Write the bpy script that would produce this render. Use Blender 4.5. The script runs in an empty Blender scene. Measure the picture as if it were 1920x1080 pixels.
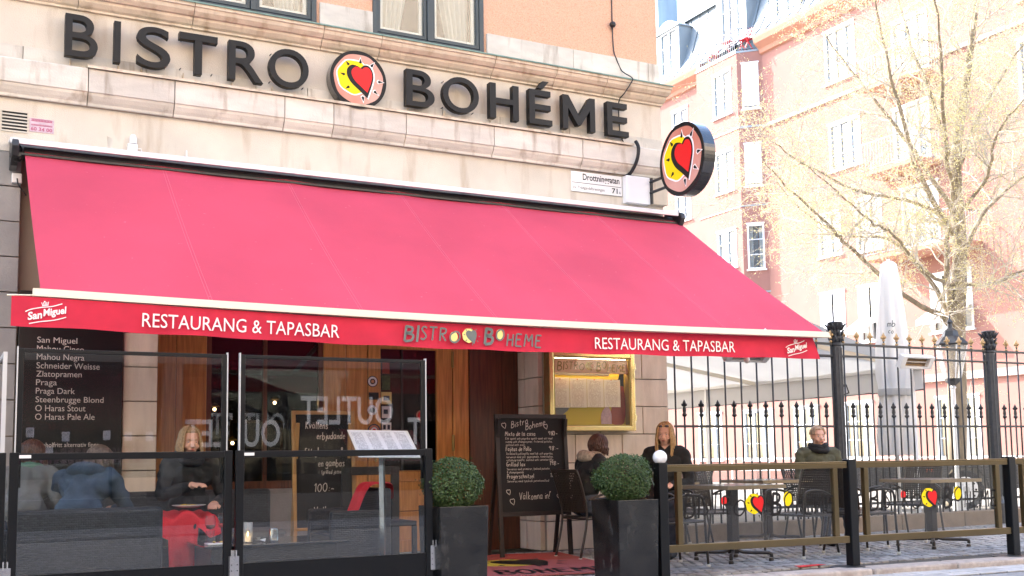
import bpy, bmesh, math, random
import numpy as np
from mathutils import Vector, Matrix
random.seed(7)
S = bpy.context.scene
COL = S.collection

# ------------------------------------------------------------------ camera, sky, sun, exposure
cam_d = bpy.data.cameras.new('camera')
cam = bpy.data.objects.new('camera', cam_d)
COL.objects.link(cam)
YAW, PITCH, ROLL, FPX = 0.48689, 0.09789, -0.01452, 2059.0
cy_, sy_ = math.cos(YAW), math.sin(YAW)
fw = Vector((sy_*math.cos(PITCH), cy_*math.cos(PITCH), math.sin(PITCH)))
r0 = Vector((cy_, -sy_, 0)); u0 = r0.cross(fw)
rr = r0*math.cos(ROLL)+u0*math.sin(ROLL); uu = -r0*math.sin(ROLL)+u0*math.cos(ROLL)
M = Matrix((rr, uu, -fw)).transposed().to_4x4()
M.translation = Vector((0, 0, 1.05))
cam.matrix_world = M
cam_d.sensor_width = 36.0
cam_d.lens = 36.0*FPX/1920.0
cam_d.shift_y = 115.0/1920.0
cam_d.clip_end = 2000; cam_d.clip_start = 0.05
S.camera = cam

SUN_DIR = Vector((-0.46, 0.86, 0.80)).normalized()      # towards the sun
W = bpy.data.worlds.new('World'); S.world = W; W.use_nodes = True
nt = W.node_tree
sky = nt.nodes.new('ShaderNodeTexSky'); sky.sky_type = 'NISHITA'; sky.sun_disc = False
sky.sun_elevation = math.asin(SUN_DIR.z); sky.sun_rotation = math.atan2(SUN_DIR.x, SUN_DIR.y)
sky.dust_density = 2.2; sky.air_density = 1.0; sky.ozone_density = 1.0
bg = nt.nodes['Background']; bg.inputs[1].default_value = 0.15
nt.links.new(sky.outputs[0], bg.inputs[0])
sl = bpy.data.lights.new('sun', 'SUN'); sl.energy = 2.0; sl.angle = math.radians(0.5); sl.color = (1.0, 0.95, 0.92)
so = bpy.data.objects.new('sun', sl); COL.objects.link(so)
so.rotation_euler = SUN_DIR.to_track_quat('Z', 'Y').to_euler()
S.view_settings.view_transform = 'Standard'; S.view_settings.look = 'None'
S.view_settings.exposure = 2.9; S.view_settings.gamma = 1.0; S.view_settings.use_curve_mapping = False
S.cycles.transparent_max_bounces = 40; S.cycles.max_bounces = 8

# ------------------------------------------------------------------ materials
def nodes(name):
    m = bpy.data.materials.new(name); m.use_nodes = True
    return m, m.node_tree, m.node_tree.nodes['Principled BSDF']
def mat(name, col, rough=0.6, metal=0.0, var=0.0, vscale=6.0, stretch=(1, 1, 1), bump=0.0, bscale=60.0,
        col2=None, rnd=0.0, spec=0.5, coat=0.0, trans=0.0, stain=None, emit=None, detail=5.0, bstretch=None):
    m, t, b = nodes(name)
    b.inputs['Base Color'].default_value = (*col, 1); b.inputs['Roughness'].default_value = rough
    b.inputs['Metallic'].default_value = metal; b.inputs['Specular IOR Level'].default_value = spec
    b.inputs['Coat Weight'].default_value = coat; b.inputs['Coat Roughness'].default_value = 0.12
    if emit: b.inputs['Emission Color'].default_value = (*emit[:3], 1); b.inputs['Emission Strength'].default_value = emit[3]
    g = t.nodes.new('ShaderNodeNewGeometry')
    src = None
    def noise(scale, st, det=5.0):
        mp = t.nodes.new('ShaderNodeMapping'); mp.inputs['Scale'].default_value = st
        t.links.new(g.outputs['Position'], mp.inputs[0])
        n = t.nodes.new('ShaderNodeTexNoise'); n.inputs['Scale'].default_value = scale; n.inputs['Detail'].default_value = det
        t.links.new(mp.outputs[0], n.inputs[0]); return n
    if var or col2:
        n = noise(vscale, stretch, detail)
        r = t.nodes.new('ShaderNodeValToRGB')
        c2 = col2 or tuple(c*(1-var) for c in col)
        r.color_ramp.elements[0].position = 0.34; r.color_ramp.elements[1].position = 0.66
        r.color_ramp.elements[0].color = (*c2, 1); r.color_ramp.elements[1].color = (*col, 1)
        t.links.new(n.outputs[0], r.inputs[0]); src = r.outputs[0]
    if stain:
        sc, ss, sc_col, lo, hi = stain
        n = noise(sc, ss, 6.0)
        r = t.nodes.new('ShaderNodeMapRange'); r.inputs['From Min'].default_value = lo; r.inputs['From Max'].default_value = hi
        t.links.new(n.outputs[0], r.inputs[0])
        mx = t.nodes.new('ShaderNodeMix'); mx.data_type = 'RGBA'
        t.links.new(r.outputs[0], mx.inputs['Factor'])
        if src: t.links.new(src, mx.inputs['A'])
        else: mx.inputs['A'].default_value = (*col, 1)
        mx.inputs['B'].default_value = (*sc_col, 1); src = mx.outputs['Result']
    if rnd:
        oi = t.nodes.new('ShaderNodeObjectInfo')
        mr = t.nodes.new('ShaderNodeMapRange'); mr.inputs['To Min'].default_value = 1-rnd; mr.inputs['To Max'].default_value = 1+rnd
        t.links.new(oi.outputs['Random'], mr.inputs[0])
        mx = t.nodes.new('ShaderNodeMix'); mx.data_type = 'RGBA'; mx.blend_type = 'MULTIPLY'; mx.inputs['Factor'].default_value = 1
        if src: t.links.new(src, mx.inputs['A'])
        else: mx.inputs['A'].default_value = (*col, 1)
        cb = t.nodes.new('ShaderNodeCombineColor')
        for i in range(3): t.links.new(mr.outputs[0], cb.inputs[i])
        t.links.new(cb.outputs[0], mx.inputs['B']); src = mx.outputs['Result']
    if src: t.links.new(src, b.inputs['Base Color'])
    if bump:
        n = noise(bscale, bstretch or (1, 1, 1), 4.0)
        bp = t.nodes.new('ShaderNodeBump'); bp.inputs['Strength'].default_value = bump; bp.inputs['Distance'].default_value = 0.01
        t.links.new(n.outputs[0], bp.inputs['Height']); t.links.new(bp.outputs[0], b.inputs['Normal'])
    if trans:
        tr = t.nodes.new('ShaderNodeBsdfTranslucent'); mxs = t.nodes.new('ShaderNodeMixShader'); mxs.inputs[0].default_value = trans
        if src: t.links.new(src, tr.inputs[0])
        else: tr.inputs[0].default_value = (*col, 1)
        t.links.new(b.outputs[0], mxs.inputs[1]); t.links.new(tr.outputs[0], mxs.inputs[2])
        t.links.new(mxs.outputs[0], t.nodes['Material Output'].inputs[0])
    return m
def glass_mat(name, tint=(1, 1, 1), ior=1.5, rough=0.0, dirt=0.0, boost=1.0):
    m = bpy.data.materials.new(name); m.use_nodes = True; t = m.node_tree
    t.nodes.remove(t.nodes['Principled BSDF'])
    tr = t.nodes.new('ShaderNodeBsdfTransparent'); tr.inputs[0].default_value = (*tint, 1)
    gl = t.nodes.new('ShaderNodeBsdfGlossy'); gl.inputs['Roughness'].default_value = rough
    # reflectance of a thin sheet, the same from both sides
    gg = t.nodes.new('ShaderNodeNewGeometry'); dt = t.nodes.new('ShaderNodeVectorMath'); dt.operation = 'DOT_PRODUCT'
    t.links.new(gg.outputs['Normal'], dt.inputs[0]); t.links.new(gg.outputs['Incoming'], dt.inputs[1])
    def mt(op, *a):
        n = t.nodes.new('ShaderNodeMath'); n.operation = op
        for i, v in enumerate(a):
            if hasattr(v, 'links'): t.links.new(v, n.inputs[i])
            else: n.inputs[i].default_value = v
        return n
    f0 = ((ior-1)/(ior+1))**2
    fr = mt('ADD', mt('MULTIPLY', mt('POWER', mt('SUBTRACT', 1.0, mt('ABSOLUTE', dt.outputs['Value']).outputs[0]).outputs[0], 5.0).outputs[0], 1-f0).outputs[0], f0)
    mu = t.nodes.new('ShaderNodeMath'); mu.operation = 'MULTIPLY'; mu.inputs[1].default_value = boost; mu.use_clamp = True
    t.links.new(fr.outputs[0], mu.inputs[0])
    mx = t.nodes.new('ShaderNodeMixShader')
    t.links.new(mu.outputs[0], mx.inputs[0]); t.links.new(tr.outputs[0], mx.inputs[1]); t.links.new(gl.outputs[0], mx.inputs[2])
    out = mx.outputs[0]
    if dirt:
        df = t.nodes.new('ShaderNodeBsdfDiffuse'); df.inputs[0].default_value = (.6, .6, .58, 1)
        g = t.nodes.new('ShaderNodeNewGeometry'); n = t.nodes.new('ShaderNodeTexNoise'); n.inputs['Scale'].default_value = 3; n.inputs['Detail'].default_value = 8
        t.links.new(g.outputs['Position'], n.inputs[0])
        mr = t.nodes.new('ShaderNodeMapRange'); mr.inputs['From Min'].default_value = .4; mr.inputs['From Max'].default_value = .75
        mr.inputs['To Min'].default_value = dirt*.4; mr.inputs['To Max'].default_value = dirt*1.6
        t.links.new(n.outputs[0], mr.inputs[0])
        m2 = t.nodes.new('ShaderNodeMixShader'); t.links.new(mr.outputs[0], m2.inputs[0]); t.links.new(out, m2.inputs[1]); t.links.new(df.outputs[0], m2.inputs[2])
        out = m2.outputs[0]
    t.links.new(out, t.nodes['Material Output'].inputs[0])
    return m
def weave_mat(name, c1, c2, sc=26, dirs='XYZ', bump=0.8):
    # braided rows: brick pattern laid over the surface
    m, t, b = nodes(name)
    tc = t.nodes.new('ShaderNodeTexCoord'); sp = t.nodes.new('ShaderNodeSeparateXYZ'); t.links.new(tc.outputs['Object'], sp.inputs[0])
    ad = t.nodes.new('ShaderNodeMath'); t.links.new(sp.outputs[0], ad.inputs[0]); t.links.new(sp.outputs[1], ad.inputs[1])
    cb = t.nodes.new('ShaderNodeCombineXYZ'); t.links.new(ad.outputs[0], cb.inputs[0]); t.links.new(sp.outputs[2], cb.inputs[1])
    br = t.nodes.new('ShaderNodeTexBrick'); t.links.new(cb.outputs[0], br.inputs[0])
    br.inputs['Scale'].default_value = sc; br.inputs['Mortar Size'].default_value = .04; br.inputs['Mortar Smooth'].default_value = 1
    br.inputs['Color1'].default_value = (*c1, 1); br.inputs['Color2'].default_value = (*c2, 1); br.inputs['Mortar'].default_value = (.004, .004, .004, 1)
    t.links.new(br.outputs[0], b.inputs['Base Color']); b.inputs['Roughness'].default_value = .5
    bp = t.nodes.new('ShaderNodeBump'); bp.inputs['Strength'].default_value = bump; bp.inputs['Distance'].default_value = .01; bp.invert = True
    t.links.new(br.outputs['Fac'], bp.inputs['Height']); t.links.new(bp.outputs[0], b.inputs['Normal'])
    return m
def print_mat(name, paper, ink, rows, cols_=4.0, dens=.45, rough=.6):
    # printed page: rows of broken type, flat print only
    m, t, b = nodes(name)
    tc = t.nodes.new('ShaderNodeTexCoord'); sp = t.nodes.new('ShaderNodeSeparateXYZ'); t.links.new(tc.outputs['Generated'], sp.inputs[0])
    def math_(op, a, bb=None):
        n = t.nodes.new('ShaderNodeMath'); n.operation = op
        for i, v in enumerate((a, bb)):
            if v is None: continue
            if hasattr(v, 'links'): t.links.new(v, n.inputs[i])
            else: n.inputs[i].default_value = v
        return n.outputs[0]
    row = math_('MULTIPLY', sp.outputs[2], rows); fl = math_('FLOOR', row); fr = math_('FRACT', row)
    cb = t.nodes.new('ShaderNodeCombineXYZ'); t.links.new(math_('MULTIPLY', sp.outputs[0], cols_*14), cb.inputs[0]); t.links.new(math_('MULTIPLY', fl, 7.3), cb.inputs[1])
    n = t.nodes.new('ShaderNodeTexNoise'); n.inputs['Scale'].default_value = 1; n.inputs['Detail'].default_value = 1; t.links.new(cb.outputs[0], n.inputs[0])
    word = math_('GREATER_THAN', n.outputs[0], dens)
    ln = math_('GREATER_THAN', fr, .55)
    cf = math_('FRACT', math_('MULTIPLY', sp.outputs[0], cols_)); cm = math_('MULTIPLY', math_('GREATER_THAN', cf, .1), math_('LESS_THAN', cf, .82))
    fac = math_('MULTIPLY', math_('MULTIPLY', word, ln), cm)
    fac = math_('MULTIPLY', fac, math_('LESS_THAN', sp.outputs[2], .93))
    mx = t.nodes.new('ShaderNodeMix'); mx.data_type = 'RGBA'; t.links.new(fac, mx.inputs['Factor'])
    mx.inputs['A'].default_value = (*paper, 1); mx.inputs['B'].default_value = (*ink, 1)
    t.links.new(mx.outputs['Result'], b.inputs['Base Color']); b.inputs['Roughness'].default_value = rough
    return m

M_ = {}
def add(k, *a, **kw): M_[k] = mat(k, *a, **kw)
add('stucco', (.66, .59, .49), .9, var=.14, vscale=2.2, bump=.4, bscale=110, stain=(5, (1, 1, .18), (.36, .26, .17), .54, .80))
add('stone', (.65, .60, .52), .8, var=.18, vscale=3, stretch=(1, 1, 3), bump=.22, bscale=70, rnd=.10, stain=(7, (1.3, 1.3, .25), (.30, .24, .18), .55, .78))
add('stone_block', (.78, .65, .50), .85, var=.12, vscale=5, stretch=(3, 3, .5), bump=.3, bscale=60, rnd=.08, bstretch=(2.5, 2.5, .4), stain=(3, (1, 1, .4), (.52, .39, .26), .55, .8))
add('grey_block', (.34, .32, .295), .85, var=.2, vscale=4, bump=.3, bscale=50, rnd=.09)
add('cornice', (.66, .56, .43), .85, var=.18, vscale=6, stretch=(1, 1, .5), bump=.2, bscale=60, rnd=.05, stain=(8, (1, 1, .3), (.36, .27, .18), .52, .74))
add('mortar', (.30, .24, .18), .95)
add('orange_stucco', (.78, .46, .305), .95, var=.16, vscale=55, bump=1.0, bscale=130, detail=6, stain=(90, (1, 1, 1), (.55, .26, .14), .57, .72))
add('copper', (.20, .32, .27), .7, var=.3, vscale=12)
add('window_green', (.035, .055, .065), .35, var=.2)
add('white_paint', (.72, .72, .70), .45)
add('curtain', (.78, .77, .72), .8, trans=.35)
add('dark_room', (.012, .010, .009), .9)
add('letter', (.004, .0045, .0055), .5, spec=.35, var=.3, vscale=5)
add('black', (.012, .012, .013), .35)
add('black_matt', (.010, .010, .010), .7)
add('iron', (.030, .031, .033), .42, var=.3, vscale=30, bump=.15, bscale=90)
add('iron_post', (.05, .053, .058), .45, var=.3, vscale=20, bump=.2, bscale=80)
add('gilded', (.60, .40, .19), .45, metal=.15, var=.3, vscale=40)
add('bronze', (.17, .13, .07), .28, metal=.75, var=.15, vscale=2)
add('charcoal', (.005, .006, .008), .32, spec=.35, var=.15)
add('alu', (.62, .63, .64), .35, metal=.35)
add('white_metal', (.75, .74, .72), .4)
add('cream_metal', (.80, .72, .58), .45)
add('steel', (.6, .6, .6), .22, metal=1)
add('brass', (.80, .62, .26), .22, metal=.85)
add('brass_dark', (.35, .25, .08), .4, metal=.7)
add('canvas', (.74, .080, .140), .85, var=.18, vscale=.7, bump=.2, bscale=300, trans=.18, stain=(28, (1, 1, 1), (.80, .26, .32), .70, .80), detail=9)
add('seam_pink', (.80, .22, .30), .8)
add('canvas_valance', (.70, .020, .060), .75, var=.14, vscale=5, bump=.1, bscale=300, trans=.12)
add('print_white', (.86, .84, .82), .6)
add('print_grey', (.16, .18, .17), .7)
add('print_yellow', (.85, .72, .25), .6)
add('print_orange', (.70, .28, .12), .6)
add('sign_pink', (.56, .20, .13), .5, col2=(.62, .36, .29), vscale=1.6, spec=.3)
add('sign_white', (.9, .88, .84), .4)
add('sign_yellow', (.88, .66, .0), .5, spec=.3)
add('sign_red', (.72, .012, .014), .45, spec=.3)
add('sign_black', (.008, .007, .007), .5, spec=.3)
add('gloss_black', (.015, .014, .014), .12, spec=.8, coat=.8)
add('enamel_white', (.78, .77, .76), .25, coat=.5)
add('plaque', (.62, .46, .52), .6, var=.2, vscale=40)
add('plaque_red', (.45, .12, .20), .6)
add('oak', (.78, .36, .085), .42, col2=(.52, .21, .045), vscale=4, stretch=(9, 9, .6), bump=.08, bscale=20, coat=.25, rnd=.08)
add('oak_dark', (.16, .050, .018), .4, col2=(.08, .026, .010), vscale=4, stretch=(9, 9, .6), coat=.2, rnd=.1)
add('oak_frame', (.55, .30, .10), .5, var=.2, vscale=8)
add('chalkboard', (.010, .008, .007), .75, var=.3, vscale=4)
add('chalk', (.66, .58, .50), .9)
add('board_black', (.006, .006, .006), .35)
add('board_text', (.62, .53, .46), .6)
add('planter', (.003, .003, .0035), .26, col2=(.022, .022, .021), vscale=5, detail=12, coat=.2, bump=.15, bscale=30, stain=(9, (1, 1, .4), (.06, .058, .054), .61, .72))
add('soil', (.03, .02, .015), .95, bump=.5)
add('leaf', (.035, .070, .018), .45, rnd=0, col2=(.085, .14, .036), vscale=60, trans=.25)
add('twig', (.12, .07, .04), .8)
add('bark', (.30, .245, .17), .9, col2=(.17, .14, .10), vscale=8, stretch=(1, 1, .35), bump=.6, bscale=14)
add('twig_pale', (.56, .51, .44), .85, var=.25)
add('bud', (.60, .54, .22), .6, col2=(.70, .64, .34), vscale=3, trans=.4)
add('carpet', (.42, .030, .018), .95, col2=(.32, .08, .06), vscale=1.5, bump=.5, bscale=220)
add('board_frame', (.022, .013, .010), .5, var=.2)
add('carpet_pink', (.38, .10, .09), .95, bump=.5, bscale=220)
add('cobble', (.37, .35, .325), .7, var=.4, vscale=9, bump=.5, bscale=40, rnd=.28, stain=(2.5, (1, 1, 1), (.15, .14, .13), .50, .70))
add('joint', (.07, .065, .058), .95, bump=.5, bscale=80)
add('kerb', (.50, .43, .38), .8, var=.25, vscale=20, bump=.3, bscale=90, rnd=.08, stain=(4, (1, 1, 1), (.28, .23, .2), .52, .7))
add('asphalt', (.31, .305, .30), .85, var=.25, vscale=14, bump=.5, bscale=160, detail=8)
add('paver', (.48, .47, .455), .8, var=.25, vscale=12, bump=.3, bscale=80, rnd=.14)
add('court', (.30, .28, .25), .9, var=.2, vscale=2, bump=.3)
add('plinth', (.30, .22, .15), .85, var=.25, vscale=6, bump=.3)
add('pink_wall', (.320, .158, .130), .95, var=.10, vscale=1.3, bump=.3, bscale=30, stain=(1.2, (1, 1, .3), (.29, .145, .11), .52, .82))
add('pink_trim', (.42, .20, .135), .9, var=.08, vscale=2)
add('pale_trim', (.38, .30, .27), .9)
add('roof_metal', (.30, .34, .37), .4, metal=.3, var=.25, vscale=1.2, stretch=(1, 1, .3))
add('roof_seam', (.16, .19, .21), .4, metal=.5)
add('bg_frame', (.72, .74, .76), .5)
add('bg_blind', (.66, .68, .72), .8)
add('red_chair', (.60, .02, .03), .5)
add('tent', (.58, .57, .54), .85, trans=.25, var=.04, vscale=2)
add('parasol', (.86, .85, .82), .85, trans=.2, bump=.2, bscale=40)
add('wood_table', (.16, .115, .085), .35, col2=(.10, .07, .055), vscale=3, stretch=(1, 8, 1), coat=.4)
add('table_edge', (.42, .32, .20), .35, metal=.4)
add('chair_tube', (.045, .035, .028), .35, metal=.4)
add('glide', (.62, .58, .50), .35)
add('skin', (.66, .36, .25), .5, var=.06, vscale=20)
add('lip', (.45, .12, .10), .45)
add('eye_white', (.42, .38, .35), .4)
add('iris', (.06, .05, .04), .3)
add('hair_blond', (.46, .31, .16), .5, col2=(.27, .17, .08), vscale=90)
add('hair_gold', (.55, .35, .15), .5, col2=(.36, .20, .07), vscale=40)
add('hair_brown', (.10, .038, .02), .42, col2=(.045, .018, .010), vscale=40)
add('hair_short', (.42, .29, .18), .6, col2=(.26, .17, .10), vscale=40)
add('hair_grey', (.17, .12, .085), .5, col2=(.08, .055, .04), vscale=40)
add('cloth_black', (.010, .010, .011), .85, bump=.3, bscale=60)
add('cloth_dark', (.022, .022, .028), .85, bump=.3, bscale=60)
add('cloth_blue', (.045, .075, .115), .85, var=.45, vscale=8, bump=.8, bscale=22)
add('cloth_grey', (.17, .165, .155), .85, var=.3, bump=.4, bscale=30)
add('cloth_olive', (.085, .085, .05), .85, var=.3, vscale=10, bump=.6, bscale=22)
add('cloth_jeans', (.05, .06, .08), .85)
add('scarf_beige', (.42, .33, .25), .9, var=.45, vscale=35, bump=.6, bscale=120)
add('scarf_green', (.12, .25, .17), .9, var=.4, vscale=20)
add('blanket', (.72, .022, .035), .95, var=.12, vscale=10, bump=.5, bscale=90)
add('porcelain', (.82, .81, .79), .2, coat=.5)
add('food', (.62, .40, .05), .6, var=.5, vscale=60)
add('wine', (.16, .03, .005), .1)
add('juice', (.65, .03, .02), .1)
add('candle', (.85, .78, .68), .4, emit=(1, .72, .45, .35))
add('flame', (1, .7, .3), .5, emit=(1, .62, .25, 9))
add('case_fill_glow', (1, .85, .6), .5, emit=(1, .82, .55, 9))  # fill glow for the menu case, no known fitting behind it
add('lamp_glow', (1, .8, .5), .5, emit=(1, .62, .28, 6))
add('bulb', (.74, .68, .60), .25, coat=.4)
add('socket', (.02, .02, .02), .5)
add('heater_el', (.32, .20, .09), .3, metal=.6)
add('tyre', (.03, .03, .032), .8, bump=.5, bscale=60)
add('rim', (.9, .9, .9), .4, metal=.0)
add('vehicle_stand_in', (.05, .05, .055), .5, metal=.3)
add('yellow_paper', (.58, .47, .05), .6)
add('poster_red', (.28, .035, .015), .5)
add('poster_grey', (.16, .17, .18), .5)
add('opp_pav', (.24, .24, .25), .8, var=.35, vscale=1.5)
add('opp_wall', (.62, .52, .40), .9, var=.1)
add('opp_stone', (.10, .095, .09), .85, var=.15, vscale=3)
add('shop_dark', (.02, .02, .022), .6)
add('shop_floor', (.14, .10, .07), .6)
add('bottle_pale', (.55, .58, .62), .4)
add('bottle_mix', (.30, .16, .28), .4)
add('orange_lamp', (.8, .12, .02), .35)
M_['pane'] = glass_mat('pane', (.93, .95, .95), 1.5, 0, .002, 1.8)
M_['rail_pane'] = glass_mat('rail_pane', (.84, .85, .84), 1.5, 0, .008, 1.2)
M_['window_pane'] = glass_mat('window_pane', (.85, .88, .88), 1.6, 0, 0, 2.2)
M_['dark_pane'] = glass_mat('dark_pane', (.75, .75, .75), 1.5, 0, 0, 1.3)
M_['bg_pane'] = glass_mat('bg_pane', (.8, .85, .88), 1.6, .02, 0, 2.0)
M_['clear'] = glass_mat('clear', (.95, .97, .97), 1.45, 0, .01, 1.0)
M_['frost'] = glass_mat('frost', (.9, .88, .85), 1.3, .3, .35, 1.0)
M_['case_pane'] = glass_mat('case_pane', (.97, .97, .93), 1.45, 0, .0, 1.0)
M_['slabs'] = weave_mat('slabs', (.26, .26, .265), (.20, .20, .205), 1.6, bump=.3)
M_['wicker'] = weave_mat('wicker', (.045, .047, .052), (.024, .025, .028), 16)
M_['wicker_brown'] = weave_mat('wicker_brown', (.05, .042, .036), (.028, .023, .02), 18)
M_['chequer'] = weave_mat('chequer', (.10, .10, .10), (.045, .045, .048), 10, bump=.4)
M_['menu_print'] = print_mat('menu_print', (.78, .80, .84), (.20, .22, .28), 34, 4)
M_['paper_print'] = print_mat('paper_print', (.92, .87, .74), (.62, .52, .38), 26, 1.0)
M_['small_print'] = print_mat('small_print', (.62, .62, .68), (.28, .26, .32), 8, 1.0)

# ------------------------------------------------------------------ mesh helpers
def wl(o):
    p = Vector((0, 0, 0))
    while o is not None:
        p += Vector(o.location); o = o.parent
    return p
def tag(o, label=None, cat=None, group=None, kind=None):
    if label: o['label'] = label
    if cat: o['category'] = cat
    if group: o['group'] = group
    if kind: o['kind'] = kind
    return o
def thing(name, label, cat, loc=(0, 0, 0), group=None):
    o = bpy.data.objects.new(name, None); COL.objects.link(o); o.location = loc; o.empty_display_size = .1
    return tag(o, label, cat, group)
class MB:
    def __init__(s): s.v = []; s.f = []; s.m = []
    def quad(s, *p, m=0):
        n = len(s.v); s.v += [tuple(q) for q in p]; s.f.append(tuple(range(n, n+len(p)))); s.m.append(m); return s
    def box(s, x0, x1, y0, y1, z0, z1, m=0):
        n = len(s.v)
        s.v += [(x0, y0, z0), (x1, y0, z0), (x1, y1, z0), (x0, y1, z0), (x0, y0, z1), (x1, y0, z1), (x1, y1, z1), (x0, y1, z1)]
        for q in ((0, 3, 2, 1), (4, 5, 6, 7), (0, 1, 5, 4), (1, 2, 6, 5), (2, 3, 7, 6), (3, 0, 4, 7)):
            s.f.append(tuple(n+i for i in q)); s.m.append(m)
        return s
    def obox(s, c, size, R=None, m=0):
        R = R or Matrix.Identity(3); c = Vector(c); n = len(s.v); a, b, d = (q/2 for q in size)
        for q in ((-a, -b, -d), (a, -b, -d), (a, b, -d), (-a, b, -d), (-a, -b, d), (a, -b, d), (a, b, d), (-a, b, d)):
            s.v.append(tuple(c+R @ Vector(q)))
        for q in ((0, 3, 2, 1), (4, 5, 6, 7), (0, 1, 5, 4), (1, 2, 6, 5), (2, 3, 7, 6), (3, 0, 4, 7)):
            s.f.append(tuple(n+i for i in q)); s.m.append(m)
        return s
    def bar(s, a, b, w, h=None, m=0, up=(0, 0, 1)):
        a = Vector(a); b = Vector(b); d = (b-a); L = d.length; d.normalize(); up = Vector(up)
        if abs(d.dot(up)) > .98: up = Vector((0, 1, 0))
        x = d.cross(up).normalized(); z = x.cross(d)
        return s.obox((a+b)/2, (w, L, h or w), Matrix((x, d, z)).transposed(), m)
    def tube(s, pts, r, n=8, m=0, caps=True):
        pts = [Vector(p) for p in pts]; rs = r if isinstance(r, (list, tuple)) else [r]*len(pts)
        base = len(s.v); ref = Vector((0, 0, 1))
        for i, p in enumerate(pts):
            d = (pts[min(i+1, len(pts)-1)]-pts[max(i-1, 0)])
            if d.length < 1e-9: d = Vector((0, 0, 1))
            d.normalize()
            if i == 0:
                if abs(d.dot(ref)) > .9: ref = Vector((1, 0, 0))
                x = d.cross(ref).normalized()
            else:
                x = (x-d*x.dot(d)).normalized()
            y = d.cross(x)
            for k in range(n):
                a = 2*math.pi*k/n
                s.v.append(tuple(p+(x*math.cos(a)+y*math.sin(a))*rs[i]))
        for i in range(len(pts)-1):
            for k in range(n):
                k2 = (k+1) % n
                s.f.append((base+i*n+k, base+i*n+k2, base+(i+1)*n+k2, base+(i+1)*n+k)); s.m.append(m)
        if caps:
            s.f.append(tuple(base+k for k in range(n))[::-1]); s.m.append(m)
            e = base+(len(pts)-1)*n; s.f.append(tuple(e+k for k in range(n))); s.m.append(m)
        return s
    def lathe(s, prof, c=(0, 0, 0), n=16, m=0, sx=1, sy=1):
        base = len(s.v)
        for r, z in prof:
            for k in range(n):
                a = 2*math.pi*k/n; s.v.append((c[0]+r*math.cos(a)*sx, c[1]+r*math.sin(a)*sy, c[2]+z))
        for i in range(len(prof)-1):
            for k in range(n):
                k2 = (k+1) % n
                s.f.append((base+i*n+k, base+i*n+k2, base+(i+1)*n+k2, base+(i+1)*n+k)); s.m.append(m)
        s.f.append(tuple(base+k for k in range(n))[::-1]); s.m.append(m)
        e = base+(len(prof)-1)*n; s.f.append(tuple(e+k for k in range(n))); s.m.append(m)
        return s
    def sphere(s, c, r, n=12, m=0, sc=(1, 1, 1)):
        prof = [(r*math.sin(math.pi*i/(n//2+1))+1e-4, -r*math.cos(math.pi*i/(n//2+1))) for i in range(n//2+2)]
        k0 = len(s.v); s.lathe(prof, (0, 0, 0), n, m)
        for i in range(k0, len(s.v)):
            v = s.v[i]; s.v[i] = (c[0]+v[0]*sc[0], c[1]+v[1]*sc[1], c[2]+v[2]*sc[2])
        return s
    def ext(s, poly, B, t0, t1, m=0):
        # poly in (u,v) of basis B=(O,U,V,N), extruded from t0 to t1 along N
        O, U, V, N = B; n = len(s.v); k = len(poly)
        for t in (t0, t1):
            for u, v in poly: s.v.append(tuple(O+U*u+V*v+N*t))
        s.f.append(tuple(range(n+k, n+2*k))); s.m.append(m)
        s.f.append(tuple(range(n, n+k))[::-1]); s.m.append(m)
        for i in range(k):
            j = (i+1) % k; s.f.append((n+i, n+j, n+k+j, n+k+i)); s.m.append(m)
        return s
    def prof_x(s, prof, x0, x1, m=0):
        # prof: (y,z) polygon, extruded along X
        return s.ext(prof, (Vector((x0, 0, 0)), Vector((0, 1, 0)), Vector((0, 0, 1)), Vector((1, 0, 0))), 0, x1-x0, m)
    def ribbon(s, pl, w, B, t=.002, m=0, th=.0):
        O, U, V, N = B; k = len(pl)
        if k < 2: return s
        L = []; R = []
        for i in range(k):
            a = pl[max(i-1, 0)]; b = pl[min(i+1, k-1)]
            dx, dy = b[0]-a[0], b[1]-a[1]; l = math.hypot(dx, dy) or 1
            nx, ny = -dy/l*w/2, dx/l*w/2
            L.append((pl[i][0]+nx, pl[i][1]+ny)); R.append((pl[i][0]-nx, pl[i][1]-ny))
        n = len(s.v)
        for q in L+R: s.v.append(tuple(O+U*q[0]+V*q[1]+N*t))
        for i in range(k-1):
            s.f.append((n+i, n+k+i, n+k+i+1, n+i+1)); s.m.append(m)
        return s
    def build(s, name, mats, parent=None, smooth=False, bevel=0, base=None, local=False):
        if not s.v:
            s.quad((0, 0, 0), (0, 0, .001), (.001, 0, 0))
        V = np.array(s.v, dtype=float)
        if local: off = np.zeros(3)
        elif parent is not None: off = np.array(wl(parent))
        elif base is not None: off = np.array(base, dtype=float)
        else: off = np.array([(V[:, 0].min()+V[:, 0].max())/2, (V[:, 1].min()+V[:, 1].max())/2, V[:, 2].min()])
        me = bpy.data.meshes.new(name); me.from_pydata((V-off).tolist(), [], s.f)
        mats = mats if isinstance(mats, (list, tuple)) else [mats]
        for q in mats: me.materials.append(M_[q] if isinstance(q, str) else q)
        if len(mats) > 1: me.polygons.foreach_set('material_index', s.m)
        if smooth: me.polygons.foreach_set('use_smooth', [True]*len(me.polygons))
        me.update()
        o = bpy.data.objects.new(name, me); COL.objects.link(o)
        if parent is not None: o.parent = parent
        else: o.location = off.tolist()
        if bevel:
            b = o.modifiers.new('bevel', 'BEVEL'); b.width = bevel; b.segments = 2; b.limit_method = 'ANGLE'; b.angle_limit = .7
        return o
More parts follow.
